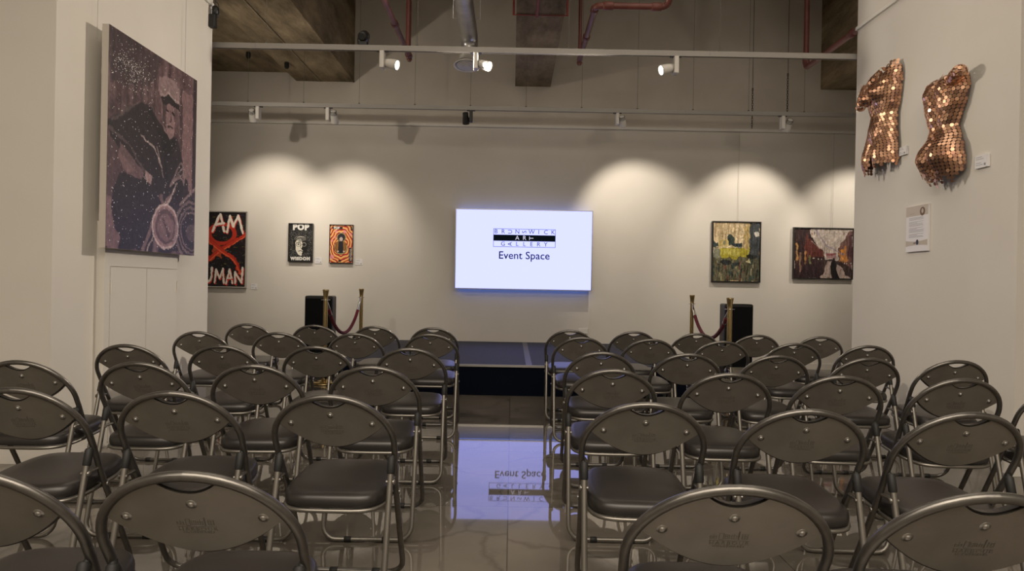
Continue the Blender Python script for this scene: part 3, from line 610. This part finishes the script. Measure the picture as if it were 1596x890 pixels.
def art_street():
    c = Canvas(250, 215, (186, 174, 166)); c.streak(40, 50, 8, 1)
    c.poly([(0,0),(.26,0),(.30,.16),(.36,.30),(.50,.42),(.52,.62),(.30,.80),(0,.95)], (46, 28, 30), 1, .04); c.poly([(.20,.10),(.30,.28),(.50,.42),(.50,.56),(.24,.58),(.18,.4)], (98, 46, 40), .8, .05)
    c.poly([(.74,.36),(.84,.20),(.95,.06),(1,.0),(1,.8),(.76,.70)], (100, 70, 66), .9, .06); c.poly([(.78,.42),(.9,.36),(.92,.66),(.78,.68)], (198, 134, 70), .8, .06); c.poly([(.92,.15),(1,.1),(1,.6),(.94,.55)], (72, 44, 50), .9, .05)
    c.poly([(0,.95),(.46,.62),(.60,.62),(.72,.62),(1,.80),(1,1),(0,1)], (60, 46, 46), 1, .03); c.poly([(.46,.96),(.60,.66),(.70,.64),(.98,1),(.5,1)], (182, 164, 156), .85, .06); c.poly([(.0,.8),(.4,.66),(.52,.74),(.45,1),(0,1)], (44, 28, 32), .9, .06)
    for u, v, h__, col in ((.05,.30,.34,(196,150,80)),(.19,.48,.22,(206,150,80)),(.10,.5,.36,(140,112,90)),(.27,.55,.14,(120,130,84)),(.83,.42,.2,(220,150,60))): c.stroke([(u, v), (u+.01, v+h__)], .03, col, .75, .02)
    c.stroke(curve([(.36,.0),(.44,.18),(.55,.34),(.70,.44),(.86,.52)]), .022, (140, 128, 150), .8, .01); c.stroke(curve([(.30,.26),(.42,.38),(.52,.44)]), .010, (170, 150, 140), .9); c.stroke([(.525,.30),(.525,.6)], .010, (60, 40, 44))
    c.poly([(.56,.50),(.70,.50),(.71,.60),(.56,.60)], (150, 110, 116), .8, .03); c.stroke([(.57,.52),(.70,.52)], .02, (130, 50, 56), .8)
    for u in (.34,.41,.47): c.ell(u, .61, .012, .01, (200, 196, 180))
    for u in (.86,.90,.97): c.ell(u, .69, .010, .01, (226, 220, 205))
    r = np.random.RandomState(3)
    for k in range(70): 
        u = r.rand(); v = r.rand()*.9; 
        if u < .36 or u > .78: c.stroke([(u, v), (u, v+.1*r.rand())], .01+.012*r.rand(), [(30, 20, 24), (120, 70, 50), (80, 50, 60), (60, 30, 30)][r.randint(4)], .5, .01, k)
    c.poly([(.665,.60),(.69,.595),(.71,.64),(.74,.72),(.72,.84),(.76,.93),(.80,1),(.65,1),(.625,.84),(.63,.72),(.65,.64)], (22, 17, 20), 1, .012); c.ell(.682, .615, .022, .028, (22, 17, 20))
    c.warp(.018, 16); c.streak(40, 80, 10, 8); c.streak(30, 110, 60, 5); return c
hung('framed_painting', (1237, 355, 1331, 435), 'black framed wide painting of a dark figure walking down a street', 'painting', art_street(), 1, .014, .05, wires=(1297,))
# --- small cards
def card(base, rz, w, h, label, d=.006):
    t = empty('label_card', base, rz, label=label, category='label card', group='small white label cards'); q = MB(); q.box((-w/2, -d, -h/2), (w/2, 0, h/2)); q.build('card', M['card'], t)
    q = MB(); 
    for k, l in enumerate((.5, .62, .0, .4, .55)):
        if l: q.box((-w*.40, -d-.0006, h*.32-k*h*.15), (-w*.40+w*l, -d, h*.32-k*h*.15+h*.035))
    q.box((w*.24, -d-.0006, -h*.36), (w*.38, -d, -h*.18)); q.build('print', M['cardgrey'], t)
    q = MB(); q.box((-w/2-.004, -d, -h/2), (-w/2, 0, h/2)); q.build('card_edge', M['acrylic'], t)
for (b, lab) in (((391, 442, 401, 451), 'small white label card right of the silver framed poster'), ((491, 401, 502, 411), 'small white label card between the two small posters'), ((554, 404, 565, 413), 'small white label card right of the red patterned poster')):
    c, w_, h_ = rect_on_wall(*b, YW); card((c.x, YW, c.z), 0, w_, h_, lab)
for (xa_, ya_, xb_, yb_, lab) in ((1402, 228, 1416, 243, 'small white label card beside the left copper torso'), (1524, 240, 1543, 262, 'small white label card beside the right copper torso')):
    a = atX(xa_, ya_, XR); b = atX(xb_, yb_, XR); card((XR, (a.y+b.y)/2, (atX(xb_, ya_-1, XR).z+atX(xb_, yb_-3, XR).z)/2), -PI/2, a.y-b.y, atX(xb_, ya_-1, XR).z-atX(xb_, yb_-3, XR).z, lab, .02)
# --- information sheet on the right pillar
a = atX(1416, 358, XR); b = atX(1450, 355, XR); w_ = a.y-b.y; h_ = atX(1432, 321, XR).z-atX(1432, 392, XR).z
t = empty('information_board', (XR, (a.y+b.y)/2, (atX(1432, 321, XR).z+atX(1432, 392, XR).z)/2), -PI/2, label='white information sheet with a round portrait below the copper torsos', category='sign')
q = MB(); q.box((-w_/2, -.02, -h_/2), (w_/2, 0, h_/2)); q.build('board', M['card'], t)
q = MB(); q.box((-w_/2, -.0206, h_*.28), (w_/2, -.02, h_/2)); 
q.build('header_band', M['cream'], t); q = MB(); pts = [(-w_/2, -.0206, -h_*.25)]+[(-w_/2+w_*i/10, -.0206, -h_*.25-h_*.03*math.sin(PI*i/10)-.0) for i in range(1, 11)]+[(w_/2-w_*i/10, -.0206, -h_*.38+h_*.02*math.sin(PI*i/10)) for i in range(11)]; q.poly(pts[::-1]); q.build('footer_band', M['cream'], t)
q = MB(); cc = Vector((w_*.26, 0, h_*.36)); q.poly([(cc.x+.034*math.cos(-2*PI*i/24), -.0212, cc.z+.034*math.sin(-2*PI*i/24)) for i in range(24)], 0); q.poly([(cc.x+.014*math.cos(-2*PI*i/16), -.0216, cc.z+.004+.019*math.sin(-2*PI*i/16)) for i in range(16)], 1); q.build('portrait', [M['skinprint'], M['cream']], t)
q = MB(); r_ = random.Random(3)
for k in range(20):
    if k in (3, 9, 15): continue
    z = h_*.24-k*h_*.0225; q.box((-w_*.36, -.0207, z), (-w_*.36+w_*(.70 if k % 6 != 5 else .4)*(.9+.1*r_.random()), -.02, z+.0022))
q.box((-w_*.32, -.0212, h_*.33), (-w_*.1, -.0206, h_*.335)); q.build('print', M['cardgrey'], t)
q = MB(); q.poly([(.012+.017*math.cos(-2*PI*i/16), -.0214, -h_*.30+.022*math.sin(-2*PI*i/16)) for i in range(16)]); q.box((-.045, -.0214, -h_*.33), (-.01, -.0206, -h_*.32)); q.box((-.035, -.0214, -h_*.31), (-.01, -.0206, -h_*.30)); q.build('emblem', M['darkprint'], t)

# ------------------------------------------------------------------ screen
c, w_, h_ = rect_on_wall(709, 326.5, 923.5, 452, YW-.16)
tv = empty('wall_screen', (c.x, YW, c.z), 0, label='large bright wall screen reading Event Space under a black gallery logo', category='screen')
q = MB(); q.box((-w_/2+.02, -.14, -h_/2+.02), (w_/2-.02, 0, h_/2-.02)); q.build('housing', M['black'], tv)
frame_mb(w_, h_, .014, .16, -.12).build('bezel', M['tvframe'], tv)
q = MB(); q.poly([(-w_/2+.014, -.152, -h_/2+.014), (w_/2-.014, -.152, -h_/2+.014), (w_/2-.014, -.152, h_/2-.014), (-w_/2+.014, -.152, h_/2-.014)]); q.build('display', M['screen'], tv)
q = MB()
for a_, b_ in (((-w_/2+.03, -.10, -h_/2+.012), (w_/2-.03, -.02, -h_/2+.019)), ((-w_/2+.03, -.10, h_/2-.019), (w_/2-.03, -.02, h_/2-.012))): q.box(a_, b_)
q.build('light_strip', M['bluestrip'], tv)
px = w_/214.5
lx, lz = (817-816.2)*px, (389.5-372)*px+.006; LW, LH = 97*px, 28.5*px
q = MB(); y = -.154
def rc(x0_, z0_, x1_, z1_): q.box((x0_, y-.0005, z0_), (x1_, y, z1_))
rc(lx-LW/2, lz+LH/2-.006, lx+LW/2, lz+LH/2); rc(lx-LW/2, lz-LH/2, lx+LW/2, lz-LH/2+.006); rc(lx-LW/2, lz-LH/2, lx-LW/2+.006, lz+LH/2); rc(lx+LW/2-.006, lz-LH/2, lx+LW/2, lz+LH/2)
rc(lx-LW/2, lz-LH*.17, lx+LW/2, lz+LH*.17)
def row(txt, z, xs0, step, rots, mi=0, yy=y):
    for i, ch in enumerate(txt): q.text(ch, .088, (xs0+i*step, yy, z), mi, .0005, rot=PI/2 if i in rots else 0)
st = LW*.1145
row('BRUNSWICK', lz+LH*.335, lx-4*st, st, (2, 4)); row('GALLERY', lz-LH*.335, lx-3*st, st, (1,)); row('ART', lz, lx-st, st, (2,), 1, y-.001)
q.text('Event Space', .156, (lx, y, (389.5-399)*px), 0, .0005, space=1.0, bold=.0012)
q.build('screen_lettering', [M['screenink'], M['screenwhite']], tv)
# socket below the screen
p = atY(909, 516, YW); q = MB(); q.bbox((-.07, -.012, -.04), (.07, 0, .04), .006, mtx=Matrix.Translation((p.x, YW, p.z))); 
q.build('wall_socket', M['white'], label='white double socket on the end wall just above the stage', category='socket')

# ------------------------------------------------------------------ stage
SX0, SX1, SY0, SH = -1.85, 2.12, atZ(785, 617, 0).y, .325
st_ = empty('stage_platform', ((SX0+SX1)/2, SY0, 0), 0, label='low stage with dark blue-black carpet top under the screen', category='stage')
hw = (SX1-SX0)/2; dp = YW-.02-SY0
q = MB(); q.box((-hw+.01, .01, 0), (hw-.01, dp, SH-.02)); q.build('skirt', M['navyface'], st_)
q = MB(); q.box((-hw, 0, SH-.02), (hw, dp, SH)); q.build('deck', M['navy'], st_)
q = MB(); q.box((-hw, -.008, SH-.022), (hw, 0, SH+.003)); q.box((-hw-.008, -.008, SH-.022), (-hw, dp, SH+.003)); q.box((hw, -.008, SH-.022), (hw+.008, dp, SH+.003)); q.build('edge_trim', M['alu'], st_)
a = atZ(819, 540, SH); b = atZ(824, 567, SH); q = MB(); cx = (SX0+SX1)/2; w2 = .027
q.add([(a.x-cx-.033, dp-.01, SH+.002), (b.x-cx-.033, .0, SH+.002), (b.x-cx+.033, .0, SH+.002), (a.x-cx+.033, dp-.01, SH+.002)], [(0, 1, 2, 3)]); q.build('tape', M['tape'], st_)

# ------------------------------------------------------------------ speakers
def speaker(px0, px1, pyt, y, rz, label):
    a = atY(px0, pyt, y); b = atY(px1, pyt, y); w2 = (b.x-a.x)/2; h = a.z
    t = empty('loudspeaker', ((a.x+b.x)/2, y+.16, 0), rz, label=label, category='loudspeaker', group='floor-standing loudspeakers')
    q = MB(); q.bbox((-w2, -.14, .015), (w2, .16, h), .03); q.build('cabinet', M['black'], t)
    q = MB(); q.bbox((-w2+.012, -.155, .04), (w2-.012, -.135, h-.03), .008); q.build('grille', M['blackmat'], t)
    for sx in (-1, 1):
        for sy in (-1, 1):
            q = MB(); q.lathe([(.015, 0), (.018, .004), (.018, .02)], 12, 0, (sx*(w2-.04), sy*.1+.01, 0)); q.build('rubber_foot', M['rubber'], t)
speaker(473, 516, 461, 8.55, math.radians(5), 'tall black loudspeaker behind the left rope barrier')
speaker(1133, 1177, 474, 8.0, math.radians(-5), 'tall black loudspeaker behind the right rope barrier')
# ------------------------------------------------------------------ stanchions and ropes
def post(p, label):
    t = empty('stanchion_post', (p[0], p[1], 0), 0, label=label, category='stanchion', group='brass stanchion posts')
    q = MB(); q.lathe([(.16, 0), (.165, .008), (.16, .02), (.10, .034), (.04, .045), (.03, .06)], 28); q.build('base', M['brass'], t)
    q = MB(); q.lathe([(.0255, .05), (.0255, .985)], 20); q.build('pole', M['brass'], t)
    q = MB(); q.lathe([(.026, .985), (.027, 1.0), (.030, 1.03), (.037, 1.07), (.037, 1.076), (.03, 1.078)], 20); q.build('crown', M['brass'], t)
    q = MB(); q.lathe([(.03, .955), (.05, .958), (.05, .962), (.03, .965)], 20); q.build('rope_collar', M['chrome'], t)
def rope(a, b, sag, label):
    a = Vector(a); b = Vector(b); d = (b-a).normalized(); t = empty('velvet_rope', a, 0, label=label, category='rope', group='burgundy velvet ropes')
    A = a+d*.05; B = b-d*.05; A.z = B.z = .945; n = 22; pts = []
    for i in range(n+1):
        u = i/n; p = A.lerp(B, u); p.z -= sag*(1-(2*u-1)**2)**.85 if 0 < u < 1 else 0; pts.append(p)
    q = MB(); q.tube([p-a for p in pts[1:-1]], .021, 12); q.build('rope_body', M['rope'], t)
    for s, (e0, e1) in enumerate(((pts[0], pts[2]), (pts[-1], pts[-3]))):
        q = MB(); q.tube([e0-a+Vector((0,0,.012)), e0-a, e0.lerp(e1, .6)-a, e1-a], [.006, .009, .019, .023], 12); q.build('rope_end', M['chrome'], t)
def gp(px, y): v = atY(px, 560, y); return (v.x, y, 0)
L1, L2, R1, R2 = gp(506, 7.8), gp(561.5, 9.5), gp(1136, 7.0), gp(1077, 9.2)
post(L1, 'brass post in front of the left loudspeaker'); post(L2, 'brass post against the end wall, left of the stage')
post(R1, 'brass post in front of the right loudspeaker'); post(R2, 'brass post against the end wall, right of the stage')
rope(L1, L2, .42, 'dark red velvet rope sagging between the two left brass posts'); rope(R1, R2, .36, 'dark red velvet rope sagging between the two right brass posts')

# ------------------------------------------------------------------ folding chair
SL = .57; YT = -.22; ZTOP = .779
def fy(z): return YT+SL*(ZTOP-z)
def make_chair():
    t = empty('folding_chair')
    A, B, ZC = .209, .17, .609; r = .011
    half = []
    for k in range(0, 15):
        a_ = PI/2*k/14; half.append((A*math.sin(a_), ZC+B*math.cos(a_)))
    half += [(.2075, .56), (.203, .50), (.200, .44), (.198, .30), (.197, .14), (.197, .085)]
    cr = .06
    for k in range(1, 6): a_ = PI/2*k/5; half.append((.197-cr+cr*math.cos(a_), .012+cr*(1-math.sin(a_)) if False else .012+cr-cr*math.sin(a_)))
    half.append((.06, .012))
    loop = half + [(-x, z) for x, z in half[::-1]][:-1]
    q = MB(); q.tube([(x, fy(z), z) for x, z in loop], r, 12, closed=True); q.build('back_frame', M['frame'], t)
    def ry(z): return -.26+(.552-z*0-0)*0+ (z-.012)/(.545-.012)*(.152)
    hr = [(.199, .545), (.199, .48), (.199, .30), (.199, .12), (.199, .072)]
    for k in range(1, 6): a_ = PI/2*k/5; hr.append((.199-cr+cr*math.cos(a_), .012+cr-cr*math.sin(a_)))
    hr.append((.06, .012)); pr = hr+[(-x, z) for x, z in hr[::-1]]
    q = MB(); q.tube([(x, ry(z), z) for x, z in pr], r*.98, 12); q.build('rear_legs', M['reartube'], t)
    for s in (-1, 1):
        q = MB(); q.tube([(s*.199, ry(z), z) for z in (.498, .502, .55, .556)], [.0125, .0145, .0145, .011], 12)
        q.tube([(s*.199, ry(.545), .545), (s*.2045, fy(.56), .56)], .009, 8); q.build('cap', M['rubber'], t)
        q = MB(); z = .472
        q.tube([(s*.1995, ry(z), z), (s*.201, fy(z), z)], .007, 8); q.tube([(s*.185, ry(z), z), (s*.216, ry(z), z)], .0065, 10); q.lathe([(.0105, 0), (.0105, .004), (.006, .007)], 12, 0, (s*.21, ry(z), z), (s, 0, 0)); q.build('pivot_bolt', M['reartube'], t)
        q = MB(); z = .402; q.tube([(s*.176, fy(z), z), (s*.212, fy(z), z)], .006, 8); q.lathe([(.009, 0), (.008, .004)], 10, 0, (s*.21, fy(z), z), (s, 0, 0)); q.build('pivot_bolt', M['reartube'], t)
        for g in (0, 1):
            q = MB(); y_ = ry(.012) if g else fy(.012); q.tube([(s*.085-.016, y_, .012), (s*.085-.014, y_, .012), (s*.085+.014, y_, .012), (s*.085+.016, y_, .012)], [.011, .0135, .0135, .011], 12); q.build('rubber_foot', M['rubber'], t)
    # seat
    def outline(sc, n=40, w=.183, y0=-.185, y1=.235, dw=0):
        pts = []; cy = (y0+y1)/2; hy = (y1-y0)/2
        for k in range(n):
            a_ = 2*PI*k/n; ca, sa = math.cos(a_), math.sin(a_); ee = 2/4.2
            x = w*math.copysign(abs(ca)**ee, ca); y = hy*math.copysign(abs(sa)**ee, sa)
            x *= 1-.05*max(0, y/hy); pts.append((x*sc+0, cy+y*sc))
        return pts
    def sz(y): return .402+(y+.185)*.055
    rings = []
    for sc, dz in ((.90, -.012), (.985, -.010), (1.0, .0), (1.0, .012), (.985, .026), (.95, .034), (.86, .040), (.6, .044), (.3, .045), (.02, .045)):
        rings.append([Vector((x, y, sz(y)+dz)) for x, y in outline(sc)])
    q = MB(); q.loft(rings); seat = q.build('seat', M['vinyl'], t)
    q = MB(); q.tube([(x, y, sz(y)-.019) for x, y in outline(.985)], .0085, 8, closed=True)
    q.build('seat_rail', M['reartube'], t)
    # backrest panel, seen from behind
    TX, TZ = .188, .609+B*math.sqrt(1-(.188/A)**2)
    def up(x, nb): 
        e = .609+B*math.sqrt(max(0, 1-(x/A)**2)); n_ = nb+.026*(x/.062)**2 if abs(x) < .0625 else 9
        return min(e, n_)
    def lo(x, k): return k+(TZ-k)*(abs(x)/TX)**1.9
    def lens(y0, y1, k, nb, ins=0):
        q = MB(); xs = sorted(set([TX*math.sin(PI/2*i/24) for i in range(-24, 25)]+[-.062, .062, -.056, .056, -.045, .045, -.03, .03, -.015, .015, 0.0])); F = []; Bk = []
        nr = 6
        rows = []
        for off in (y0, y1):
            g = []
            for x in xs:
                a_, b_ = lo(x, k), max(up(x, nb), lo(x, k)+1e-4); g.append([Vector((x, fy(a_+(b_-a_)*j/nr)+off, a_+(b_-a_)*j/nr)) for j in range(nr+1)])
            rows.append(g)
        n = len(xs)
        for gi, g in enumerate(rows):
            fs = []
            for i in range(n-1):
                for j in range(nr):
                    f = (i*(nr+1)+j, (i+1)*(nr+1)+j, (i+1)*(nr+1)+j+1, i*(nr+1)+j+1); fs.append(f if gi == 0 else f[::-1])
            q.add([p for col in g for p in col], fs)
        for j in (0, nr):
            vs = [rows[0][i][j] for i in range(n)]+[rows[1][i][j] for i in range(n)]
            q.add(vs, [((i, i+n, i+1+n, i+1) if j == 0 else (i, i+1, i+1+n, i+n)) for i in range(n-1)])
        return q
    back = lens(-.004, .002, .590, .737).build('backrest', M['plate'], t)
    lens(.002, .022, .5855, .7425).build('backrest_pad', M['vinyl'], t)
    nrm = Vector((0, -1, -SL)).normalized()
    # matrix taking flat xz drawings (y = 0, readable from -y) onto the sloping panel
    th = math.atan(SL); PM = lambda z: Matrix.Translation((0, fy(z)-.004, z)) @ Matrix.Rotation(th, 4, 'X')
    for x, z in ((0, .712), (-.140, .680), (.140, .680)):
        q = MB(); q.lathe([(.0115, 0), (.0108, .0010), (.0080, .0006), (.0068, .003), (.005, .0050), (.002, .0058)], 16, 0, (x, fy(z)-.004, z), nrm); q.build('bolt', M['bolt'], back)
    q = MB(); m = PM(.657)
    def fl(x0_, z0_, x1_, z1_): q.box((x0_, -.0007, z0_), (x1_, .0003, z1_), mtx=m)
    def outl(x0_, z0_, x1_, z1_, t_=.0012):
        fl(x0_, z0_, x1_, z0_+t_); fl(x0_, z1_-t_, x1_, z1_); fl(x0_, z0_, x0_+t_, z1_); fl(x1_-t_, z0_, x1_, z1_)
    outl(-.041, .004, -.027, .013); fl(-.034, .004, -.033, .018); fl(-.038, .008, -.030, .0092)
    outl(-.023, .002, -.013, .021); outl(-.011, .004, -.001, .017); fl(-.006, .004, -.005, .017); fl(-.011, .010, -.001, .0112)
    outl(.002, .004, .013, .015); fl(.007, .004, .0082, .019); outl(.016, .002, .0185, .026, .0009); outl(.023, .004, .036, .019)
    fl(.029, .004, .0302, .019); fl(.023, .008, .036, .0092); fl(.023, .0135, .036, .0147); fl(-.041, -.001, .041, .0004)
    q.text('HARBOUR', .0145, (0, -.0004, -.0085), 0, .0009, space=1.3, mtx=m); q.text('HOUSEWARES', .0085, (0, -.0004, -.018), 0, .0009, space=1.25, mtx=m)
    q.build('embossed_emblem', M['emblem'], back)
    return t
proto = make_chair()
def copy_thing(o):
    c = o.copy(); COL.objects.link(c)
    for ch in o.children:
        k = ch.copy(); COL.objects.link(k); k.parent = c
        for g in ch.children:
            s = g.copy(); COL.objects.link(s); s.parent = k
    return c
LEFT = [  # rows from the stage backwards; pixel of the arch top (x, y), from the aisle outwards
    [(675, 510), (583, 508), (489, 506), (384, 504)],
    [(670, 520), (552, 519), (432.5, 517.5), (308, 516)],
    [(638.5, 542), (490.6, 539), (343, 537.5), (194, 536)],
    [(579, 570), (393, 567.5), (212, 563.5), (26, 561)],
    [(511, 614.5), (265, 609), (18, 603.5)],
    [(287, 733.5), (-78, 727)]]
RIGHT = [
    [(889, 514), (989, 516), (1087, 519), (1182, 521.5), (1281, 524)],
    [(907, 525), (1015.6, 528), (1128, 531), (1241.5, 534.5), (1356, 538)],
    [(938.5, 548), (1074, 550.5), (1214, 553.5), (1357, 557.5), (1495, 561)],
    [(957, 575), (1140, 581), (1315, 585), (1505, 589.5), (1686, 595.5)],
    [(1010, 626.5), (1264, 637), (1518, 642)],
    [(1154, 755), (1555, 767)]]
RN = ['front row', 'second row back', 'third row back', 'fourth row back', 'second nearest row', 'nearest row']
SN = ['on the aisle', 'second from aisle', 'third from aisle', 'fourth from aisle', 'fifth from aisle']
first = True
for side, rows in (('left', LEFT), ('right', RIGHT)):
    for ri, rw in enumerate(rows):
        for si, (px_, py_) in enumerate(rw):
            c = proto if first else copy_thing(proto); first = False
            p = atZ(px_, py_, .79); yaw = math.radians(random.uniform(-1.5, 1.5) + (0.8 if side == 'left' else -0.8))
            off = Matrix.Rotation(yaw, 3, 'Z') @ Vector((0, YT, 0))
            c.matrix_world = Matrix.Translation((p.x-off.x, p.y-off.y, 0)) @ Matrix.Rotation(yaw, 4, 'Z')
            c['label'] = 'grey metal folding chair, %s, %s, %s' % (side+' block', RN[ri], SN[si]); c['category'] = 'chair'
            c['group'] = 'folding chairs %s of the aisle' % side

# ------------------------------------------------------------------ coin torsos on the right pillar
def coin(q, p, n, up_, r, mi=0):
    n = n.normalized(); u = up_.cross(n)
    if u.length < 1e-4: u = n.orthogonal()
    u.normalize(); v = n.cross(u); K = 10; t_ = .0022
    top = [p+n*t_+(u*math.cos(2*PI*i/K)+v*math.sin(2*PI*i/K))*r for i in range(K)]; rim = [p+n*t_*.7+(u*math.cos(2*PI*i/K)+v*math.sin(2*PI*i/K))*r*1.0 for i in range(K)]
    bot = [p+(u*math.cos(2*PI*i/K)+v*math.sin(2*PI*i/K))*r for i in range(K)]
    q.add(top, [tuple(range(K))], mi); q.add(bot+top, [(i, (i+1) % K, (i+1) % K+K, i+K) for i in range(K)], mi)
def interp(tab, v):
    for (a, *A_), (b, *B_) in zip(tab[:-1], tab[1:]):
        if v <= b:
            t = (v-a)/(b-a); t = t*t*(3-2*t)*.5+t*.5; return [x+(y-x)*t for x, y in zip(A_, B_)]
    return list(tab[-1][1:])
def torso(name, label, base, H, table, bumps, ragged, limbs, r=.0140, vtop=0.0, gate=None):
    """table: (v, centre x, half width, depth), v from 0 at the top to 1; local x right, -y out of the wall, z up"""
    root = empty(name, base, -PI/2, label=label, category='sculpture', group='copper coin torsos')
    def S(th, v):
        cx, a, d = interp(table, v); x = cx-a*math.cos(th); y = -d*math.sin(th)**.8-.02
        z = H/2-v*H
        for bx, bv, rx, rv, am in bumps:
            g = math.exp(-(((x-bx)/rx)**2+((v-bv)/rv)**2)); y -= am*g
        return Vector((x, y, z))
    q = MB(); rs = random.Random(11); sp = r*1.72; v = 0.004; k = 0
    while v < 1.0:
        # walk along the row by arc length
        N = 80; P = [S(PI*i/N, v) for i in range(N+1)]; acc = [0]
        for i in range(N): acc.append(acc[-1]+(P[i+1]-P[i]).length)
        s = ((acc[-1]/2) % (2.02*r)) + (k % 2)*1.01*r; s = s-2.02*r if s > 2.02*r else s; i = 0
        while s < acc[-1]:
            while i < N-1 and acc[i+1] < s: i += 1
            f = (s-acc[i])/max(1e-6, acc[i+1]-acc[i]); th = PI*(i+f)/N; p = S(th, v)
            du = S(min(PI, th+.02), v)-S(max(0, th-.02), v); dv = S(th, min(1, v+.01))-S(th, max(0, v-.01)); n = du.cross(dv)
            if n.length > 1e-9:
                n.normalize()
                if n.y > 0: n = -n
                n = (n+Vector((rs.uniform(-.12, .12), rs.uniform(-.05, .05), rs.uniform(-.12, .12)))).normalized()
                x01 = (p.x-interp(table, v)[0])/max(.01, interp(table, v)[1])
                lo_, hi_ = ragged(x01)
                if lo_ < v < hi_ and (gate is None or gate(p, v)): coin(q, p, n, Vector((0, 0, 1)), r*rs.uniform(.95, 1.02), rs.choice((0, 0, 2)))
            s += 2*r*1.01
        v += sp/H; k += 1
    # the same surface just under the coins keeps them together
    rings = []
    for j in range(31):
        vv = .05+.86*j/30; rings.append([S(PI*i/20, vv)*1.0+Vector((0, .007, 0)) for i in range(21)])
    o = len(q.v)
    fs = [(j*21+i, j*21+i+1, (j+1)*21+i+1, (j+1)*21+i) for j in range(30) for i in range(20)]
    keep = []
    for f in fs:
        c_ = sum((rings[i//21][i % 21] for i in f), Vector())/4
        vv = (H/2-c_.z)/H; x01 = (c_.x-interp(table, vv)[0])/max(.01, interp(table, vv)[1]); lo_, hi_ = ragged(x01)
        if lo_+.03 < vv < hi_-.04 and (gate is None or gate(c_, vv)): keep.append(f)
    q.add([p for g in rings for p in g], keep, 1, True)
    for pts, r0, r1 in limbs:
        P = [Vector(p) for p in pts]; L = [0]
        for i in range(len(P)-1): L.append(L[-1]+(P[i+1]-P[i]).length)
        s = 0; kk = 0
        while s <= L[-1]+r0*.0:
            i = max(j for j in range(len(L)) if L[j] <= s+1e-9); i = min(i, len(P)-2); f = (s-L[i])/(L[i+1]-L[i]); c_ = P[i].lerp(P[i+1], f); ax = (P[i+1]-P[i]).normalized(); rad = r0+(r1-r0)*s/L[-1]
            u = ax.orthogonal().normalized(); w3 = ax.cross(u); n_ = max(6, int(2*PI*rad/(2.02*r)))
            for m_ in range(n_):
                a_ = 2*PI*(m_+.5*(kk % 2))/n_; n = u*math.cos(a_)+w3*math.sin(a_); p = c_+n*rad
                if p.y < -.005: coin(q, p, (n+Vector((rs.uniform(-.1, .1), 0, rs.uniform(-.1, .1)))).normalized(), ax, r)
            s += sp; kk += 1
        # rounded end
        for (rr, h_) in ((.75, .55), (.35, .85), (0, 1)):
            n_ = max(1, int(2*PI*r1*rr/(2*r)))
            for m_ in range(n_):
                a_ = 2*PI*m_/n_; n = (u*math.cos(a_)*rr+w3*math.sin(a_)*rr+ax*h_).normalized(); coin(q, P[-1]+n*r1, n, u, r)
    q.build('coin_shell', [M['copper'], M['coinback'], M['copperdark']], root); return root
# left: front view
def base_for(pxl, pxr, pyt, pyb):
    a = atX(pxl, (pyt+pyb)/2, XR); b = atX(pxr, (pyt+pyb)/2, XR); m = (pxl+pxr)/2
    zt__, zb__ = atX(m, pyt, XR-.08).z, atX(m, pyb, XR-.08).z; return (XR, (a.y+b.y)/2, (zt__+zb__)/2), zt__-zb__, a.y-b.y
bs, H1, w1 = base_for(1362, 1410, 96, 268)
def rag1(x):
    lo_ = .0 if x > .35 else (.10+.10*max(0, .35-x)); hi_ = .985-.05*abs(math.sin(x*9))-(.10 if abs(x) < .16 else 0)-(.03 if x > .3 else 0); return lo_, hi_
torso('coin_sculpture', 'copper coin torso seen from the front with one bent arm, left of the pair', bs, H1,
      [(0, .10, .10, .06), (.08, .08, .15, .10), (.17, .03, .20, .13), (.26, .02, .20, .14), (.36, .02, .18, .13), (.46, .02, .155, .115), (.58, .01, .165, .12), (.70, 0, .19, .13), (.80, .0, .205, .13), (1.0, -.01, .20, .11)],
      [(-.075, .285, .048, .050, .085), (.090, .275, .048, .050, .085), (-.10, .88, .065, .16, .045), (.10, .88, .065, .16, .045), (0, .88, .030, .12, -.07), (0, .60, .08, .07, .022), (0, .40, .02, .12, -.014)],
      rag1, [([(-.13, -.11, H1/2-.16*H1), (-.17, -.13, H1/2-.24*H1), (-.20, -.14, H1/2-.31*H1)], .055, .042), ([(-.19, -.14, H1/2-.31*H1), (-.10, -.15, H1/2-.22*H1), (.0, -.14, H1/2-.13*H1), (.06, -.09, H1/2-.06*H1)], .036, .03)])
bs, H2, w2 = base_for(1452, 1512, 111, 292)
def rag2(x):
    lo_ = .0+.06*max(0, -x-.2)+.02*abs(math.sin(x*7)); hi_ = 1.0-.07*abs(math.sin(x*8))-.05*abs(x)-(.06 if x < -.5 else 0); return lo_, hi_
torso('coin_sculpture', 'copper coin torso seen from behind with a narrow waist and full hips', bs, H2,
      [(0, .02, .17, .06), (.06, .02, .215, .10), (.16, .02, .225, .125), (.28, .01, .20, .12), (.38, .0, .165, .105), (.46, -.005, .14, .09), (.54, .0, .165, .10), (.64, .0, .21, .13), (.74, .0, .225, .14), (.86, .0, .215, .11), (1.0, 0, .18, .06)],
      [(-.09, .71, .095, .12, .045), (.10, .71, .095, .12, .055), (0, .75, .026, .13, -.055), (0, .27, .026, .22, -.035), (-.10, .12, .06, .08, .02), (.10, .12, .06, .08, .02)],
      rag2, [([(.16, -.08, H2/2-.10*H2), (.22, -.10, H2/2-.07*H2), (.27, -.11, H2/2-.055*H2)], .055, .045)])
